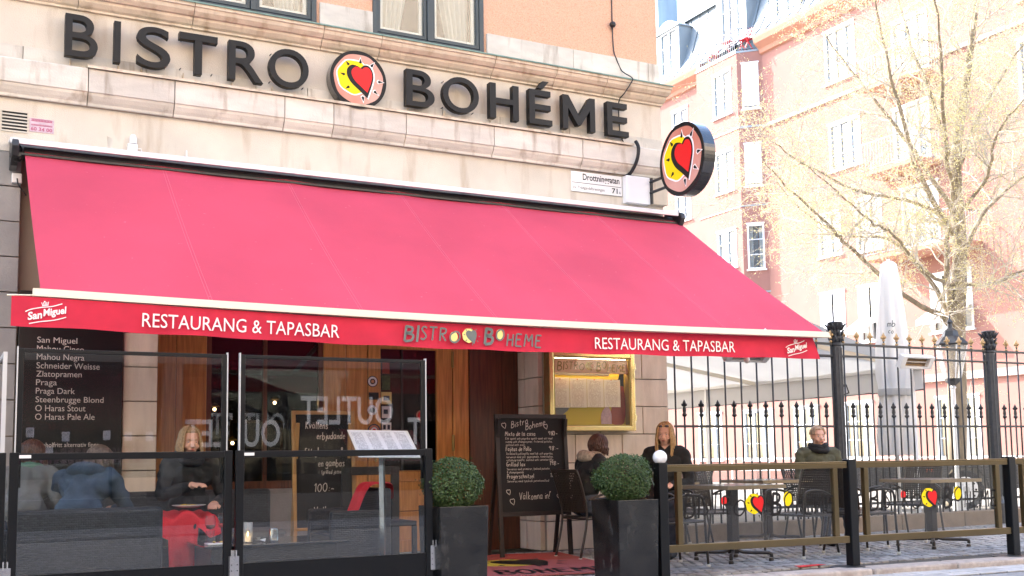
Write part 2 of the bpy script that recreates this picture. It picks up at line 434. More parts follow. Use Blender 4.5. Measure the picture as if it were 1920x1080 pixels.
def cpt(o, parent=None, loc=None, rz=None):
    c = o.copy(); COL.objects.link(c); c.parent = parent
    if loc is not None: c.location = loc
    if rz is not None: c.rotation_euler = (0, 0, rz)
    return c
def copy_tree(o, parent=None, loc=None, rz=None, label=None):
    kids = [k for k in bpy.data.objects if k.parent == o]
    c = cpt(o, parent, loc, rz)
    if label: c['label'] = label
    for k in kids: copy_tree(k, c)
    return c
def catmull(p, sub=5, closed=False):
    if len(p) < 3 and not closed: return list(p)
    out = []; n = len(p)
    rng = range(n) if closed else range(n-1)
    for i in rng:
        p0 = p[(i-1) % n] if closed else p[max(i-1, 0)]; p1 = p[i]; p2 = p[(i+1) % n] if closed else p[i+1]
        p3 = p[(i+2) % n] if closed else p[min(i+2, n-1)]
        for k in range(sub):
            t = k/sub
            out.append(tuple(.5*((2*b)+(-a+c)*t+(2*a-5*b+4*c-d)*t*t+(-a+3*b-3*c+d)*t**3) for a, b, c, d in zip(p0, p1, p2, p3)))
    if not closed: out.append(tuple(p[-1]))
    return out
# text set in the built-in font, returned as flat vertices and faces fitted to a box
def font_mesh(txt, offset=0.0, res=3, spacing=1.0):
    c = bpy.data.curves.new('t', 'FONT'); c.body = txt; c.offset = offset; c.resolution_u = res; c.space_character = spacing; c.fill_mode = 'FRONT'
    o = bpy.data.objects.new('t', c); me = bpy.data.meshes.new_from_object(o)
    v = [(q.co.x, q.co.y) for q in me.vertices]; f = [tuple(p.vertices) for p in me.polygons]
    e = {}
    for p in f:
        for i in range(len(p)):
            k = (p[i], p[(i+1) % len(p)]); e[k] = 1
    border = [k for k in e if (k[1], k[0]) not in e]
    bpy.data.objects.remove(o); bpy.data.curves.remove(c); bpy.data.meshes.remove(me)
    return v, f, border
def put_text(mb, txt, B, u0, u1, v0, v1, t0=.002, t1=None, m=0, offset=0.0, res=3, keep=None, shear=0.0):
    v, f, border = font_mesh(txt, offset, res)
    xs = [a for a, b in v]; ys = [b for a, b in v]
    x0, x1, y0, y1 = min(xs), max(xs), min(ys), max(ys)
    if keep: y0, y1 = keep                     # keep baseline and cap height of the font instead of the glyph box
    sx = (u1-u0)/(x1-x0); sy = (v1-v0)/(y1-y0)
    O, U, V, N = B; n = len(mb.v)
    P = [(u0+(a-x0)*sx, v0+(b-y0)*sy) for a, b in v]
    tt = t1 if t1 is not None else t0
    for u, w in P: mb.v.append(tuple(O+U*(u+shear*(w-v0))+V*w+N*tt))
    for q in f: mb.f.append(tuple(n+i for i in q)); mb.m.append(m)
    if t1 is not None:
        k = len(mb.v)
        for u, w in P: mb.v.append(tuple(O+U*(u+shear*(w-v0))+V*w+N*t0))
        for a, b in border: mb.f.append((n+b, n+a, k+a, k+b)); mb.m.append(m)
    return mb
CAPS = (0.0, 0.73)
# handwriting: strokes in hundredths of the cap height
GL = {'a': '45 50 20 55 5 28 20 0 42 20|46 55 42 15 52 0', 'b': '6 100 5 0 30 0 48 25 32 52 6 35', 'c': '42 45 22 55 5 28 20 0 42 8',
 'd': '44 40 20 50 5 25 20 0 42 20|46 100 44 0', 'e': '6 30 42 34 28 55 8 38 12 4 42 6', 'f': '40 95 22 90 20 0|5 52 38 52',
 'g': '44 50 20 55 6 30 22 8 44 30|45 52 42 -20 20 -32 5 -18', 'h': '6 100 5 0|5 30 25 55 40 40 42 0', 'i': '8 52 8 0|8 72 9 78',
 'j': '18 52 16 -20 2 -28|18 72 19 78', 'k': '6 100 5 0|38 55 8 25|8 25 42 0', 'l': '8 100 7 15 18 0', 'm': '5 52 5 0|5 35 18 55 29 35 29 0|29 35 44 55 55 35 55 0',
 'n': '5 52 5 0|5 32 25 55 38 38 38 0', 'o': '24 54 6 35 12 4 30 0 42 25 34 50 24 54', 'p': '6 52 4 -35|5 35 26 55 42 28 24 0 6 12', 'r': '6 52 6 0|6 30 20 52 34 50',
 's': '38 48 20 56 8 42 34 18 22 0 4 8', 't': '20 85 18 10 32 0|4 55 36 55', 'u': '5 52 8 8 25 0 38 15 40 52|40 52 42 0', 'v': '4 52 20 0|20 0 38 54',
 'x': '4 52 38 0|36 54 4 0', 'y': '4 52 20 10|40 52 14 -34', 'z': '4 50 38 50|38 50 6 0|6 0 40 2',
 'ä': '45 50 20 55 5 28 20 0 42 20|46 55 42 15 52 0|14 74 15 80|34 74 35 80', 'ö': '24 54 6 35 12 4 30 0 42 25 34 50 24 54|14 74 15 80|34 74 35 80', 'å': '45 50 20 55 5 28 20 0 42 20|46 55 42 15 52 0|24 70 32 78 22 84 18 76 24 70',
 'B': '8 100 6 0|6 98 40 90 38 62 8 54|8 54 48 42 42 8 6 0', 'I': '8 98 7 0', 'E': '44 96 8 98|8 98 6 2|7 52 36 54|6 2 46 0', 'F': '8 98 8 0|6 98 46 96|7 52 36 54',
 'G': '46 85 26 98 6 60 12 10 40 6 44 42 26 44', 'H': '8 100 6 0|46 98 44 0|7 50 45 54', 'M': '4 0 12 98|12 98 34 40|34 40 56 98|56 98 62 0', 'K': '8 100 6 0|44 96 8 48|8 48 48 0',
 'O': '28 98 6 66 10 16 34 0 52 36 46 84 28 98', 'P': '8 0 8 98|6 96 44 90 42 56 8 48', 'R': '8 0 8 98|6 96 44 90 42 60 8 50|20 50 50 0', 'S': '42 88 22 98 8 76 40 30 22 2 4 12',
 'T': '2 96 54 96|28 96 26 0', 'V': '2 96 26 0|26 0 52 98', '0': '25 95 6 70 6 25 25 0 42 30 40 75 25 95', '1': '8 75 24 98|24 98 22 0', '5': '42 95 12 95|12 95 10 60 34 58 38 20 22 0 5 8',
 '8': '40 85 24 98 10 78 36 30 22 0 6 22 40 78 40 85', '9': '38 80 20 96 6 74 20 52 40 66|40 92 34 0', ':': '10 10 11 16|10 44 11 50', '-': '4 30 20 34 36 28', '&': '48 0 10 76 24 96 34 76 6 26 20 0 46 36',
 '!': '16 98 6 30|16 98 30 100 28 88|6 2 8 8', ',': '12 6 6 -14', '.': '8 0 9 5', '(': '24 100 8 50 24 -10', ')': '6 100 22 50 6 -10'}
def hand(mb, txt, B, u, v, h, w, t=.002, m=0, jit=.03, shear=.08, sp=.16, fit=None, rise=0.0):
    segs = []; x = 0
    rnd = random.Random(len(txt)*31+int(h*10000))
    for ch in txt:
        if ch == ' ': x += .38; continue
        g = GL.get(ch)
        if not g: x += .3; continue
        mx = 0
        jy = rnd.uniform(-jit, jit)*1.5; js = 1+rnd.uniform(-jit, jit)*2
        for st in g.split('|'):
            n = [float(q)/100 for q in st.split()]; pts = list(zip(n[::2], n[1::2])); mx = max(mx, max(p[0] for p in pts))
            pts = catmull(pts, 4)
            segs.append([(x+p[0]*js+shear*p[1], p[1]*js+jy) for p in pts])
        x += mx*js+sp
    s = h
    sx = (fit/(x-sp)) if fit else h
    for sg in segs:
        mb.ribbon([(u+p[0]*sx, v+p[1]*s+rise*p[0]*sx) for p in sg], w, B, t, m)
    return mb
def basis(O, U, N):
    U = Vector(U).normalized(); N = Vector(N).normalized(); V = N.cross(U)
    return (Vector(O), U, V, N)
FACE = lambda x, y, z: basis((x, y, z), (1, 0, 0), (0, -1, 0))
HEART = catmull([(.10, .34), (.20, .43), (.34, .42), (.44, .28), (.46, .08), (.40, -.16)], 4)+[(.29, -.47)]+catmull([(.06, -.28), (-.16, -.10), (-.28, .10), (-.27, .28), (-.14, .40), (.02, .38)], 4)
RAYS = [(-.39, .50), (.06, .63), (.48, .56), (.76, .02), (.60, -.37), (.15, -.64), (-.39, -.33), (-.56, .11)]
def circ(cx, cy, r, n=40, wob=0.0, sq=1.0): return [(cx+r*(1+wob*math.sin(7*2*math.pi*k/n))*math.cos(2*math.pi*k/n), cy+r*sq*(1+wob*math.sin(7*2*math.pi*k/n))*math.sin(2*math.pi*k/n)) for k in range(n)]
def sc(poly, s, dx=0, dy=0, c=(0, 0)): return [((x-c[0])*s+c[0]+dx, (y-c[1])*s+c[1]+dy) for x, y in poly]
def ray_poly(c, s=1.0):
    a = math.atan2(c[1]-.0, c[0]-.05); L = .11*s; w = .05*s
    ca, sa = math.cos(a), math.sin(a)
    return [(c[0]+x*ca-y*sa, c[1]+x*sa+y*ca) for x, y in ((L, 0), (-L*.4, w), (-L*.7, 0), (-L*.4, -w))]
def emblem(B, r, parent, y='sign_yellow', red='sign_red', k='sign_black', t=.002, white=True, th=.0015):
    # sun crescent with a heart and ray marks, each colour a thin layer of its own
    def L(poly, nm, mt, lev): MB().ext([(a*r, b*r) for a, b in poly], B, t+lev*th, t+(lev+1)*th-.0004).build(nm, mt, parent)
    if white:
        m = MB()
        m.ext([(a*r, b*r) for a, b in sc(circ(-.17, .06, .62, 36, .02), 1)], B, t, t+th*.8); m.build('halo', 'sign_white', parent)
        m = MB()
        for q in RAYS: m.ext([(a*r, b*r) for a, b in sc(ray_poly(q, 1.55), 1)], B, t, t+th*.5)
        m.ext([(a*r, b*r) for a, b in sc(HEART, 1.34, -.01, -.02, (.10, .02))], B, t+th, t+th*1.6)
        m.build('heart_halo', 'sign_white', parent)
    if y: L(circ(-.17, .06, .575, 36, .03), 'crescent', y, 1)
    L(sc(HEART, 1.26, -.035, -.02, (.10, .02)), 'heart_outline', k, 2)
    if red: L(sc(HEART, .97, .02, .03, (.10, .02)), 'heart', red, 3)
    m = MB()
    for q in RAYS: m.ext([(a*r, b*r) for a, b in ray_poly(q, 1.0)], B, t+2.1*th, t+2.7*th)
    m.build('ray_mark', k, parent)
def logo_words(B, u0, u1, h, parent, ink, oy='print_yellow', red=None, cres='print_yellow', w=.012, t=.002, fillr=None):
    # BISTRO (emblem) BOHEME written by hand, emblem in the middle
    W_ = u1-u0; m = MB()
    hand(m, 'BI', B, u0, -h*.5, h*1.0, w*1.5, t, fit=W_*.095); hand(m, 'STR', B, u0+W_*.115, -h*.35, h*.85, w, t, fit=W_*.18)
    hand(m, 'O', B, u0+W_*.315, -h*.42, h*.72, w, t, fit=W_*.075)
    b0 = u0+W_*.57
    hand(m, 'B', B, b0, -h*.5, h*1.0, w*1.8, t, fit=W_*.06); hand(m, 'O', B, b0+W_*.085, -h*.15, h*.72, w, t, fit=W_*.06)
    hand(m, 'HEME', B, b0+W_*.165, -h*.5, h*.78, w, t, fit=W_*.265)
    m.build('lettering', ink, parent)
    if oy:
        m = MB()
        if fillr != 'skip_first': m.ext([(u0+W_*.353+a, -h*.06+b) for a, b in circ(0, 0, h*.27, 16, 0, 1.15)], B, t-.0012, t-.0004)
        m.ext([(b0+W_*.117+a, h*.21+b) for a, b in circ(0, 0, h*.24, 16, 0, 1.35)], B, t-.0012, t-.0004)
        m.build('letter_fill', oy, parent)
    if red and fillr: MB().ext([(u0+W_*.262+a, h*.22+b) for a, b in circ(0, 0, h*.15, 12, 0, 1.4)], B, t-.0012, t-.0004).build('letter_fill', red, parent)
    O, U, V, N = B
    emblem((O+U*(u0+W_*.475), U, V, N), h*.78, parent, cres, red, ink, t, False, .0008)
# ------------------------------------------------------------------ the setting: ground, street, kerb
def st(o): o['kind'] = 'structure'; return o
D = 10.8
def kerb_y(x): return 7.62-.075*(x-5.5)
st(MB().quad((-60, -60, -.13), (90, -60, -.13), (90, 90, -.13), (-60, 90, -.13)).build('ground', 'court'))
street = st(MB().quad((-40, -3.9, -.055), (60, -3.9, -.055), (60, kerb_y(60)-.55, -.055), (-40, kerb_y(-40)-.55, -.055)).build('street', 'asphalt'))
# paver strip between kerb and asphalt
strip = MB(); strip.quad((-8, kerb_y(-8)-.56, -.059), (22, kerb_y(22)-.56, -.059), (22, kerb_y(22)-.02, -.059), (-8, kerb_y(-8)-.02, -.059))
strip = st(strip.build('paver_strip', 'joint'))
a = -math.atan(.075)
pm = None
for r in range(3):
    x = 4.6+r*.17
    while x < 13:
        if pm is None:
            pm = MB().box(-.155, .155, -.08, .08, 0, .014).build('paver', 'paver', strip, bevel=.006, local=True); p = pm
        else: p = cpt(pm, strip)
        y = kerb_y(x)-.115-r*.17
        p.location = Vector((x, y, -.057+random.uniform(0, .004)))-wl(strip); p.rotation_euler = (0, 0, a+random.uniform(-.01, .01)); x += .325
patio = MB()
patio.quad((-8, kerb_y(-8), 0), (30, kerb_y(30), 0), (30, 10.9, 0), (-8, 10.9, 0)); patio.quad((-8, kerb_y(-8), 0), (-8, kerb_y(-8), -.13), (30, kerb_y(30), -.13), (30, kerb_y(30), 0))
patio = st(patio.build('patio_ground', 'joint'))
kb = None; x = 3.0
kerb = st(MB().quad((-8, kerb_y(-8)-.14, -.053), (-8, kerb_y(-8), -.053), (22, kerb_y(22), -.053), (22, kerb_y(22)-.14, -.053)).build('kerb', 'joint'))
while x < 13.5:
    if kb is None: kb = MB().box(-.492, .492, -.10, .15, -.03, .066).build('kerb_stone', 'kerb', kerb, bevel=.018, local=True); p = kb
    else: p = cpt(kb, kerb)
    p.location = Vector((x, kerb_y(x)-.066+random.uniform(-.004, .004), -.053))-wl(kerb); p.rotation_euler = (0, 0, a+random.uniform(-.004, .004)); x += 1.0
# cobbles: the nearest ones one by one, the rest as one mass
cm = None; n_c = 0; rest = MB()
gx = MB()
for k in range(-6, 14): gx.box(k*1.0-.49, k*1.0+.49, -3.88, -2.72, -.05, -.02).box(k*1.0-.49, k*1.0+.49, -2.70, -1.55, -.05, -.02)
tag(gx.build('far_pavement', 'opp_pav', None), kind='structure')
cells = []
y = 7.78
row = 0
while y < 10.72:
    x = 4.4+(row % 2)*.055
    while x < 14:
        if y > kerb_y(x)+.07: cells.append((y, x))
        x += .112
    y += .105; row += 1
vis = sorted([c for c in cells if c[1] > 5.5 and c[1] < 11.2 and not (c[0] > 10.2)], key=lambda c: c[0]+.05*c[1])
near = set(vis[:290])
for (y, x) in cells:
    jx, jy, jz = random.uniform(-.006, .006), random.uniform(-.006, .006), random.uniform(-.004, .006)
    if (y, x) in near:
        if cm is None:
            cm = MB(); cm.v = []
            n = 0
            cm.box(-.050, .050, -.046, .046, -.02, .014); p = cm.build('cobble', 'cobble', patio, bevel=.010, local=True); cm = p
        else: p = cpt(cm, patio)
        p.location = Vector((x+jx, y+jy, jz))-wl(patio); p.rotation_euler = (random.uniform(-.04, .04), random.uniform(-.04, .04), random.uniform(-.12, .12))
    else:
        h = .014+jz; x += jx; y += jy
        b = len(rest.v); q = .038
        rest.v += [(x-.05, y-.046, -.01), (x+.05, y-.046, -.01), (x+.05, y+.046, -.01), (x-.05, y+.046, -.01), (x-q, y-q*.9, h), (x+q, y-q*.9, h), (x+q, y+q*.9, h), (x-q, y+q*.9, h)]
        for f in ((4, 5, 6, 7), (0, 1, 5, 4), (1, 2, 6, 5), (2, 3, 7, 6), (3, 0, 4, 7)): rest.f.append(tuple(b+i for i in f)); rest.m.append(0)
tag(rest.build('cobblestones', 'cobble', patio), kind='stuff')

# ------------------------------------------------------------------ the restaurant building
bd = thing('restaurant_building', 'restaurant building of cream stone and orange plaster behind the red awning', 'building', (2, D, 0))
E_ = 7.84
m = MB()                                                  # massing above and behind
m.box(-12, E_-.01, D+.40, D+14, 3.9, 17)
m.box(-12, .66, D+.03, D+1.6, 0, 3.9)
m.box(1.575, 1.90, D+.035, D+1.6, 0, 3.9)
m.box(6.14, E_-.012, D+.035, D+14, 0, 3.9)
m.box(.66, 1.575, D+.12, D+1.6, 0, 3.9)
m.build('wall', 'mortar', bd)
MB().box(E_-.009, E_, D+.36, D+14, 0, 17).box(E_-.011, E_-.001, D+.04, D+.36, 0, 4.40).build('side_wall', 'stucco', bd)
MB().box(-12, E_-.002, D, D+.41, 3.90, 4.42).build('stucco_band', 'stucco', bd)
MB().box(-12, E_-.002, D-.002, D+.41, 4.905, 5.36).build('stucco_band', 'stucco', bd)
# stone blocks of the piers
blk = {}
def block(x0, x1, z0, z1, y0=D, mt='stone_block', ty=.06):
    k = (round(x1-x0, 3), round(z1-z0, 3), mt, ty)
    g = .005
    if k not in blk:
        w, h = x1-x0, z1-z0
        blk[k] = MB().box(-w/2+g, w/2-g, 0, ty, -h/2+g, h/2-g).build('stone_block', mt, bd, bevel=.006, local=True); o = blk[k]
    else: o = cpt(blk[k], bd)
    o.location = Vector(((x0+x1)/2, y0+random.uniform(-.0025, .0025), (z0+z1)/2))-wl(bd)
z = 0.0; i = 0
while z < 3.85:
    h = .325
    cuts = [-1.0, -.15, .66] if i % 2 else [-.55, .28, .66]
    for a0, b0 in zip(cuts, cuts[1:]): block(a0, b0, z, z+h, mt='grey_block')
    block(1.578, 1.898, z, z+h)
    cuts = [6.14, 6.52, 7.16, 7.836] if i % 2 else [6.14, 6.86, 7.46, 7.836]
    for a0, b0 in zip(cuts, cuts[1:]): block(a0, b0, z, z+h)
    # jamb of the doorway, looking left
    k = (.28, h, 'jamb')
    for (yy, w_) in (((D+.065), .33), ((D+.395), .33)):
        if k not in blk:
            blk[k] = MB().box(0, .06, -w_/2+.005, w_/2-.005, -h/2+.005, h/2-.005).build('stone_block', 'stone_block', bd, bevel=.006, local=True); o = blk[k]
        else: o = cpt(blk[k], bd)
        o.location = Vector((6.082, yy+w_/2, z+h/2))-wl(bd)
    z += h; i += 1
# string course, stone by stone
prof = [(D, 4.40), (D-.045, 4.405), (D-.05, 4.43), (D-.075, 4.455), (D-.10, 4.49), (D-.105, 4.515), (D-.12, 4.52), (D-.12, 4.735), (D-.11, 4.745), (D, 4.76)]
jo = [-3.4, -2.4, -1.0, .10, 1.20, 1.99, 3.08, 3.60, 4.41, 5.47, 6.63, E_+.10]
for a0, b0 in zip(jo, jo[1:]):
    MB().prof_x(prof, a0+.004, b0-.004).build('string_course_stone', 'stone', bd, bevel=.003)
MB().box(-3.4, E_-.004, D-.03, D+.3, 4.40, 4.752).build('string_course_core', 'mortar', bd)
jo = [-2.6, -.9, .64, 1.74, 2.81, 3.35, 4.89, 5.6, 6.52, E_+.008]
for a0, b0 in zip(jo, jo[1:]): MB().box(a0+.003, b0-.003, D-.010, D+.30, 4.758, 4.903).build('ashlar_stone', 'stone', bd, bevel=.003)
# thin metal edge laid on the string course
MB().prof_x([(D-.145, 4.742), (D-.145, 4.768), (D-.14, 4.770), (D-.02, 4.778), (D-.02, 4.762), (D-.12, 4.750)], 1.19, 7.34).build('ledge_trim', 'cornice', bd)
# cornice
cp = [(D, 5.325), (D-.03, 5.33), (D-.03, 5.35), (D-.055, 5.365), (D-.085, 5.40), (D-.09, 5.425), (D-.115, 5.43), (D-.15, 5.465), (D-.16, 5.50), (D-.175, 5.505), (D-.175, 5.54), (D, 5.56)]
jo = [-2.2, -.2, 1.10, 2.16, 3.48, 4.12, 5.48, 6.28, 6.97, E_+.17]
for a0, b0 in zip(jo, jo[1:]):
    if b0 > E_:
        mm = MB(); n = len(cp)
        for (y, z) in cp: mm.v.append((a0+.003, y, z))
        for (y, z) in cp: mm.v.append((E_+(D-y)*.35, y, z))
        for (y, z) in cp: mm.v.append((E_+(D-y)*.35, D+4, z))
        mm.f.append(tuple(range(n))[::-1]); mm.m.append(0)
        for q in (0, n):
            for i in range(n): mm.f.append((q+i, q+(i+1) % n, q+n+(i+1) % n, q+n+i)); mm.m.append(0)
        mm.build('cornice_stone', 'cornice', bd)
    else: MB().prof_x(cp, a0+.003, b0-.003).build('cornice_stone', 'cornice', bd, bevel=.002)
MB().box(-2.2, E_-.004, D+.01, D+.3, 5.325, 5.555).build('cornice_core', 'mortar', bd)
MB().prof_x([(D-.19, 5.535), (D-.19, 5.55), (D-.17, 5.558), (D+.05, 5.60), (D+.05, 5.575), (D-.17, 5.548)], -2.2, E_+.07).build('flashing', 'copper', bd)
# first floor wall: stone base, orange plaster, window openings
wins = [(-.30, 1.04), (2.115, 3.455), (4.085, 5.425)]
cur = -3.0
for (a0, b0) in wins+[(E_, E_)]:
    if a0 > cur:
        e = a0
        MB().box(cur+.0, e, D+.04, D+.42, 5.565, 7.6).build('plaster_wall', 'orange_stucco', bd)
        mid = (cur+.03+e-.0)/2
        js = [cur+(.0 if cur < 0 else .035), e-.002] if e-cur < 1 else [cur+.035]+([cur+1.18, cur+2.28-.02] if e == E_ else [])+[e+(.012 if e == E_ else -.002)]
        for p0, p1 in zip(js, js[1:]): MB().box(p0, p1-.004, D+.006, D+.10, 5.60, 5.865).build('base_stone', 'stone', bd, bevel=.004)
    cur = b0
MB().box(-3, E_, D+.04, D+.42, 7.6, 17).build('plaster_wall', 'orange_stucco', bd)
for (a0, b0) in wins:
    y0 = D+.02
    w = MB(); w.box(a0, a0+.055, y0, y0+.12, 5.60, 7.6).box(b0-.055, b0, y0, y0+.12, 5.60, 7.6).box(a0+.055, b0-.055, y0, y0+.12, 5.60, 5.655)
    xm = (a0+b0)/2
    w.box(xm-.03, xm+.03, y0-.008, y0+.10, 5.655, 7.6)
    w.box(a0-.01, b0+.01, y0-.06, y0+.02, 5.582, 5.606)
    for s0, s1 in ((a0+.055, xm-.03), (xm+.03, b0-.055)):
        w.box(s0+.004, s0+.035, y0+.01, y0+.07, 5.665, 7.6).box(s1-.035, s1-.004, y0+.01, y0+.07, 5.665, 7.6).box(s0+.035, s1-.035, y0+.01, y0+.07, 5.665, 5.705)
    fr = w.build('window', 'window_green', bd, bevel=.003)
    w = MB()
    for s0, s1 in ((a0+.055, xm-.03), (xm+.03, b0-.055)):
        w.box(s0+.037, s0+.075, y0+.055, y0+.09, 5.707, 7.6).box(s1-.075, s1-.037, y0+.055, y0+.09, 5.707, 7.6).box(s0+.075, s1-.075, y0+.055, y0+.09, 5.707, 5.745)
    w.build('sash', 'white_paint', fr)
    for s0, s1 in ((a0+.055, xm-.03), (xm+.03, b0-.055)):
        MB().box(s0+.036, s1-.036, y0+.046, y0+.052, 5.70, 7.6).build('pane', 'window_pane', fr)
    # curtains drawn to both sides
    for sgn, xe in ((1, a0+.12), (-1, b0-.12)):
        cu = MB(); N = 40; ln = []
        for i in range(N+1):
            t = i/N; ln.append((t*.46, .03*math.sin(t*34)))
        b = len(cu.v)
        for (dx, dy), in zip(ln):
            for j in range(6):
                zz = 5.7+j*.38; kk = (1-.45*max(0, 1-abs(j-.0)*.35))
                cu.v.append((xe+sgn*dx*kk, y0+.19+dy, zz))
        for i in range(N):
            for j in range(5): cu.f.append((b+i*6+j, b+(i+1)*6+j, b+(i+1)*6+j+1, b+i*6+j+1)); cu.m.append(0)
        cu.build('curtain', 'curtain', fr, smooth=True)
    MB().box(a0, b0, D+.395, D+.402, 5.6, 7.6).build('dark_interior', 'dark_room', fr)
# recessed oak front with windows and door
oy = 11.36
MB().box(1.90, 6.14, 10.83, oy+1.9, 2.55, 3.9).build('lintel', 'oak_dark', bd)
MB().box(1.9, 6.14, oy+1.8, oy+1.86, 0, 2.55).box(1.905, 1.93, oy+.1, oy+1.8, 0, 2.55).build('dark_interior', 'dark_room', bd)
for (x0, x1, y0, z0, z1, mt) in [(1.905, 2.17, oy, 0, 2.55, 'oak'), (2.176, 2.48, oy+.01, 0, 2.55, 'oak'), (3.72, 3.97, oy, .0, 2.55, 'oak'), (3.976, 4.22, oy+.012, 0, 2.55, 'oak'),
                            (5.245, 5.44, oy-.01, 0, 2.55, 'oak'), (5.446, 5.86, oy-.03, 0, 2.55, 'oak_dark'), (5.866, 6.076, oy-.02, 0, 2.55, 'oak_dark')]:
    MB().box(x0, x1, y0, y0+.07, z0, z1).build('oak_board', mt, bd, bevel=.006)
MB().box(2.484, 3.716, oy+.005, oy+.09, 0, .76).build('stone_apron', 'grey_block', bd, bevel=.01)
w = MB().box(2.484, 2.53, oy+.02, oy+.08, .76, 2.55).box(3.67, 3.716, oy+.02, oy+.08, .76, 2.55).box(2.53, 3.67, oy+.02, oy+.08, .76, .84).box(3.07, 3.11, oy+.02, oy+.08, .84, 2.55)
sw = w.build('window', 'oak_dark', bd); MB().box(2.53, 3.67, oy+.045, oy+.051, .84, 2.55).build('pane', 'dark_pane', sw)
# door leaf
w = MB().box(4.225, 4.37, oy+.0, oy+.055, .03, 2.40).box(5.045, 5.235, oy+.0, oy+.055, .03, 2.40).box(4.37, 5.045, oy+.0, oy+.055, 2.265, 2.40).box(4.37, 5.045, oy+.0, oy+.055, .80, .92).box(4.37, 5.045, oy, oy+.055, .03, .16)
dr = w.build('door', 'oak', bd, bevel=.005)
MB().box(4.36, 5.05, oy+.02, oy+.04, .16, .47).build('panel', 'oak', dr, bevel=.008)
MB().box(4.36, 5.05, oy+.021, oy+.041, .476, .80).build('panel', 'oak', dr, bevel=.008)
MB().box(4.37, 5.045, oy+.025, oy+.031, .92, 2.265).build('pane', 'dark_pane', dr)
MB().box(4.62, 4.64, oy+.006, oy+.024, .92, 2.265).build('glazing_bar', 'black', dr)
for z in (2.08, 1.13, .35):
    MB().lathe([(.016, 0), (.016, .18)], (5.24, oy-.012, z), 10).build('hinge', 'brass_dark', dr)
MB().tube([(4.29, oy, 1.02), (4.29, oy-.05, 1.02), (4.29, oy-.05, 1.20), (4.29, oy, 1.20)], .010).build('handle', 'brass', dr)
MB().box(4.225, 5.24, oy+.0, oy+.07, 2.405, 2.55).build('oak_board', 'oak', bd)
# stickers on the door pane and frame
sx = 4.44
st_ = [(4.44, 2.06, .085, .14, 'poster_red'), (4.44, 1.89, .10, .16, 'leaf'), (4.445, 1.72, .12, .135, 'print_yellow'), (4.445, 1.565, .11, .13, 'sign_white'), (4.445, 1.36, .11, .18, 'sign_white')]
for (x, z, w_, h_, mt) in st_:
    o = MB().box(x-w_/2, x+w_/2, oy+.019, oy+.0215, z-h_/2, z+h_/2).build('sticker', mt, dr)
mm = MB()
for (x, z, w_, h_) in [(4.445, 1.72, .07, .05), (4.435, 1.57, .05, .05), (4.42, 1.40, .03, .05), (4.47, 1.40, .03, .05), (4.445, 1.33, .07, .03)]: mm.box(x-w_/2, x+w_/2, oy+.0168, oy+.0188, z-h_/2, z+h_/2)
mm.build('sticker_print', 'cloth_blue', dr)
def badge(x, z, r, cols):
    for i, (rr_, c_) in enumerate(cols): MB().ext(circ(0, 0, r*rr_, 24), FACE(x, oy-.001-i*.0012, z), 0, .0010).build('sticker', c_, dr)
badge(4.275, 1.90, .062, [(1, 'sign_black'), (.85, 'sign_white'), (.5, 'sign_black'), (.3, 'print_orange')]); badge(4.27, 1.585, .055, [(1, 'sign_white'), (.55, 'print_grey')])
badge(4.29, 1.36, .075, [(1, 'cloth_blue'), (.82, 'sign_pink'), (.5, 'sign_white'), (.3, 'sign_red')]); badge(4.85, 1.53, .06, [(1, 'sign_pink'), (.7, 'sign_red')])
MB().box(4.23, 4.345, oy-.003, oy-.0005, 1.70, 1.78).build('sticker', 'sign_black', dr)

# vent grille, plaque, sockets
v = thing('vent_grille', 'small black slotted vent grille high on the cream wall above the awning', 'vent', (.585, D, 4.09))
MB().box(.482, .692, D-.004, D-.0005, 4.085, 4.275).build('backing', 'black_matt', v)
for k in range(7): MB().box(.478, .696, D-.012, D-.002, 4.083+k*.0312, 4.095+k*.0312).build('slat', 'stucco', v)
v = thing('plaque', 'faded pink plaque with number 60 34 00 beside the vent', 'plaque', (.815, D, 4.10))
MB().box(.712, .922, D-.008, D-.0005, 4.105, 4.235).build('plate', 'plaque', v, bevel=.003)
t = MB(); B = FACE(.712, D-.008, 4.105)
put_text(t, '60 34 00', B, .012, .195, .012, .045, .0005, .003, offset=.02); 
for zz in (.060, .068, .100, .118): t.ext([(.015, zz), (.195, zz), (.195, zz+.004), (.015, zz+.004)], B, .0005, .003)
for k in range(14): t.ext([(.018+k*.0127, .104), (.026+k*.0127, .104), (.026+k*.0127, .115), (.018+k*.0127, .115)], B, .0005, .003)
t.build('raised_text', 'plaque_red', v)
v = thing('socket_box', 'white junction box with round socket above the awning', 'junction box', (1.62, D, 4.0))
MB().box(1.575, 1.665, D-.05, D-.001, 4.005, 4.09).build('box', 'enamel_white', v, bevel=.006); MB().lathe([(.034, 0), (.034, .06), (.024, .085)], (1.625, D-.035, 4.09), 12).build('cap', 'enamel_white', v)
MB().tube([(1.665, D-.02, 4.05), (1.70, D-.02, 4.055), (1.71, D-.015, 4.02), (1.70, D-.01, 3.99)], .005).build('cable', 'enamel_white', v)
v = thing('wall_hook', 'small white cable clip on the wall above the awning', 'clip', (2.13, D, 4.0))
MB().tube([(2.13, D-.01, 4.09), (2.13, D-.015, 4.04), (2.131, D-.01, 4.0)], .008).build('clip', 'enamel_white', v)
MB().ext([(1.39, 4.145), (1.445, 4.13), (1.44, 4.02), (1.40, 4.03)], (Vector((0, D, 0)), Vector((1, 0, 0)), Vector((0, 0, 1)), Vector((0, -1, 0))), .0002, .001).build('bare_patch', 'stone', bd)

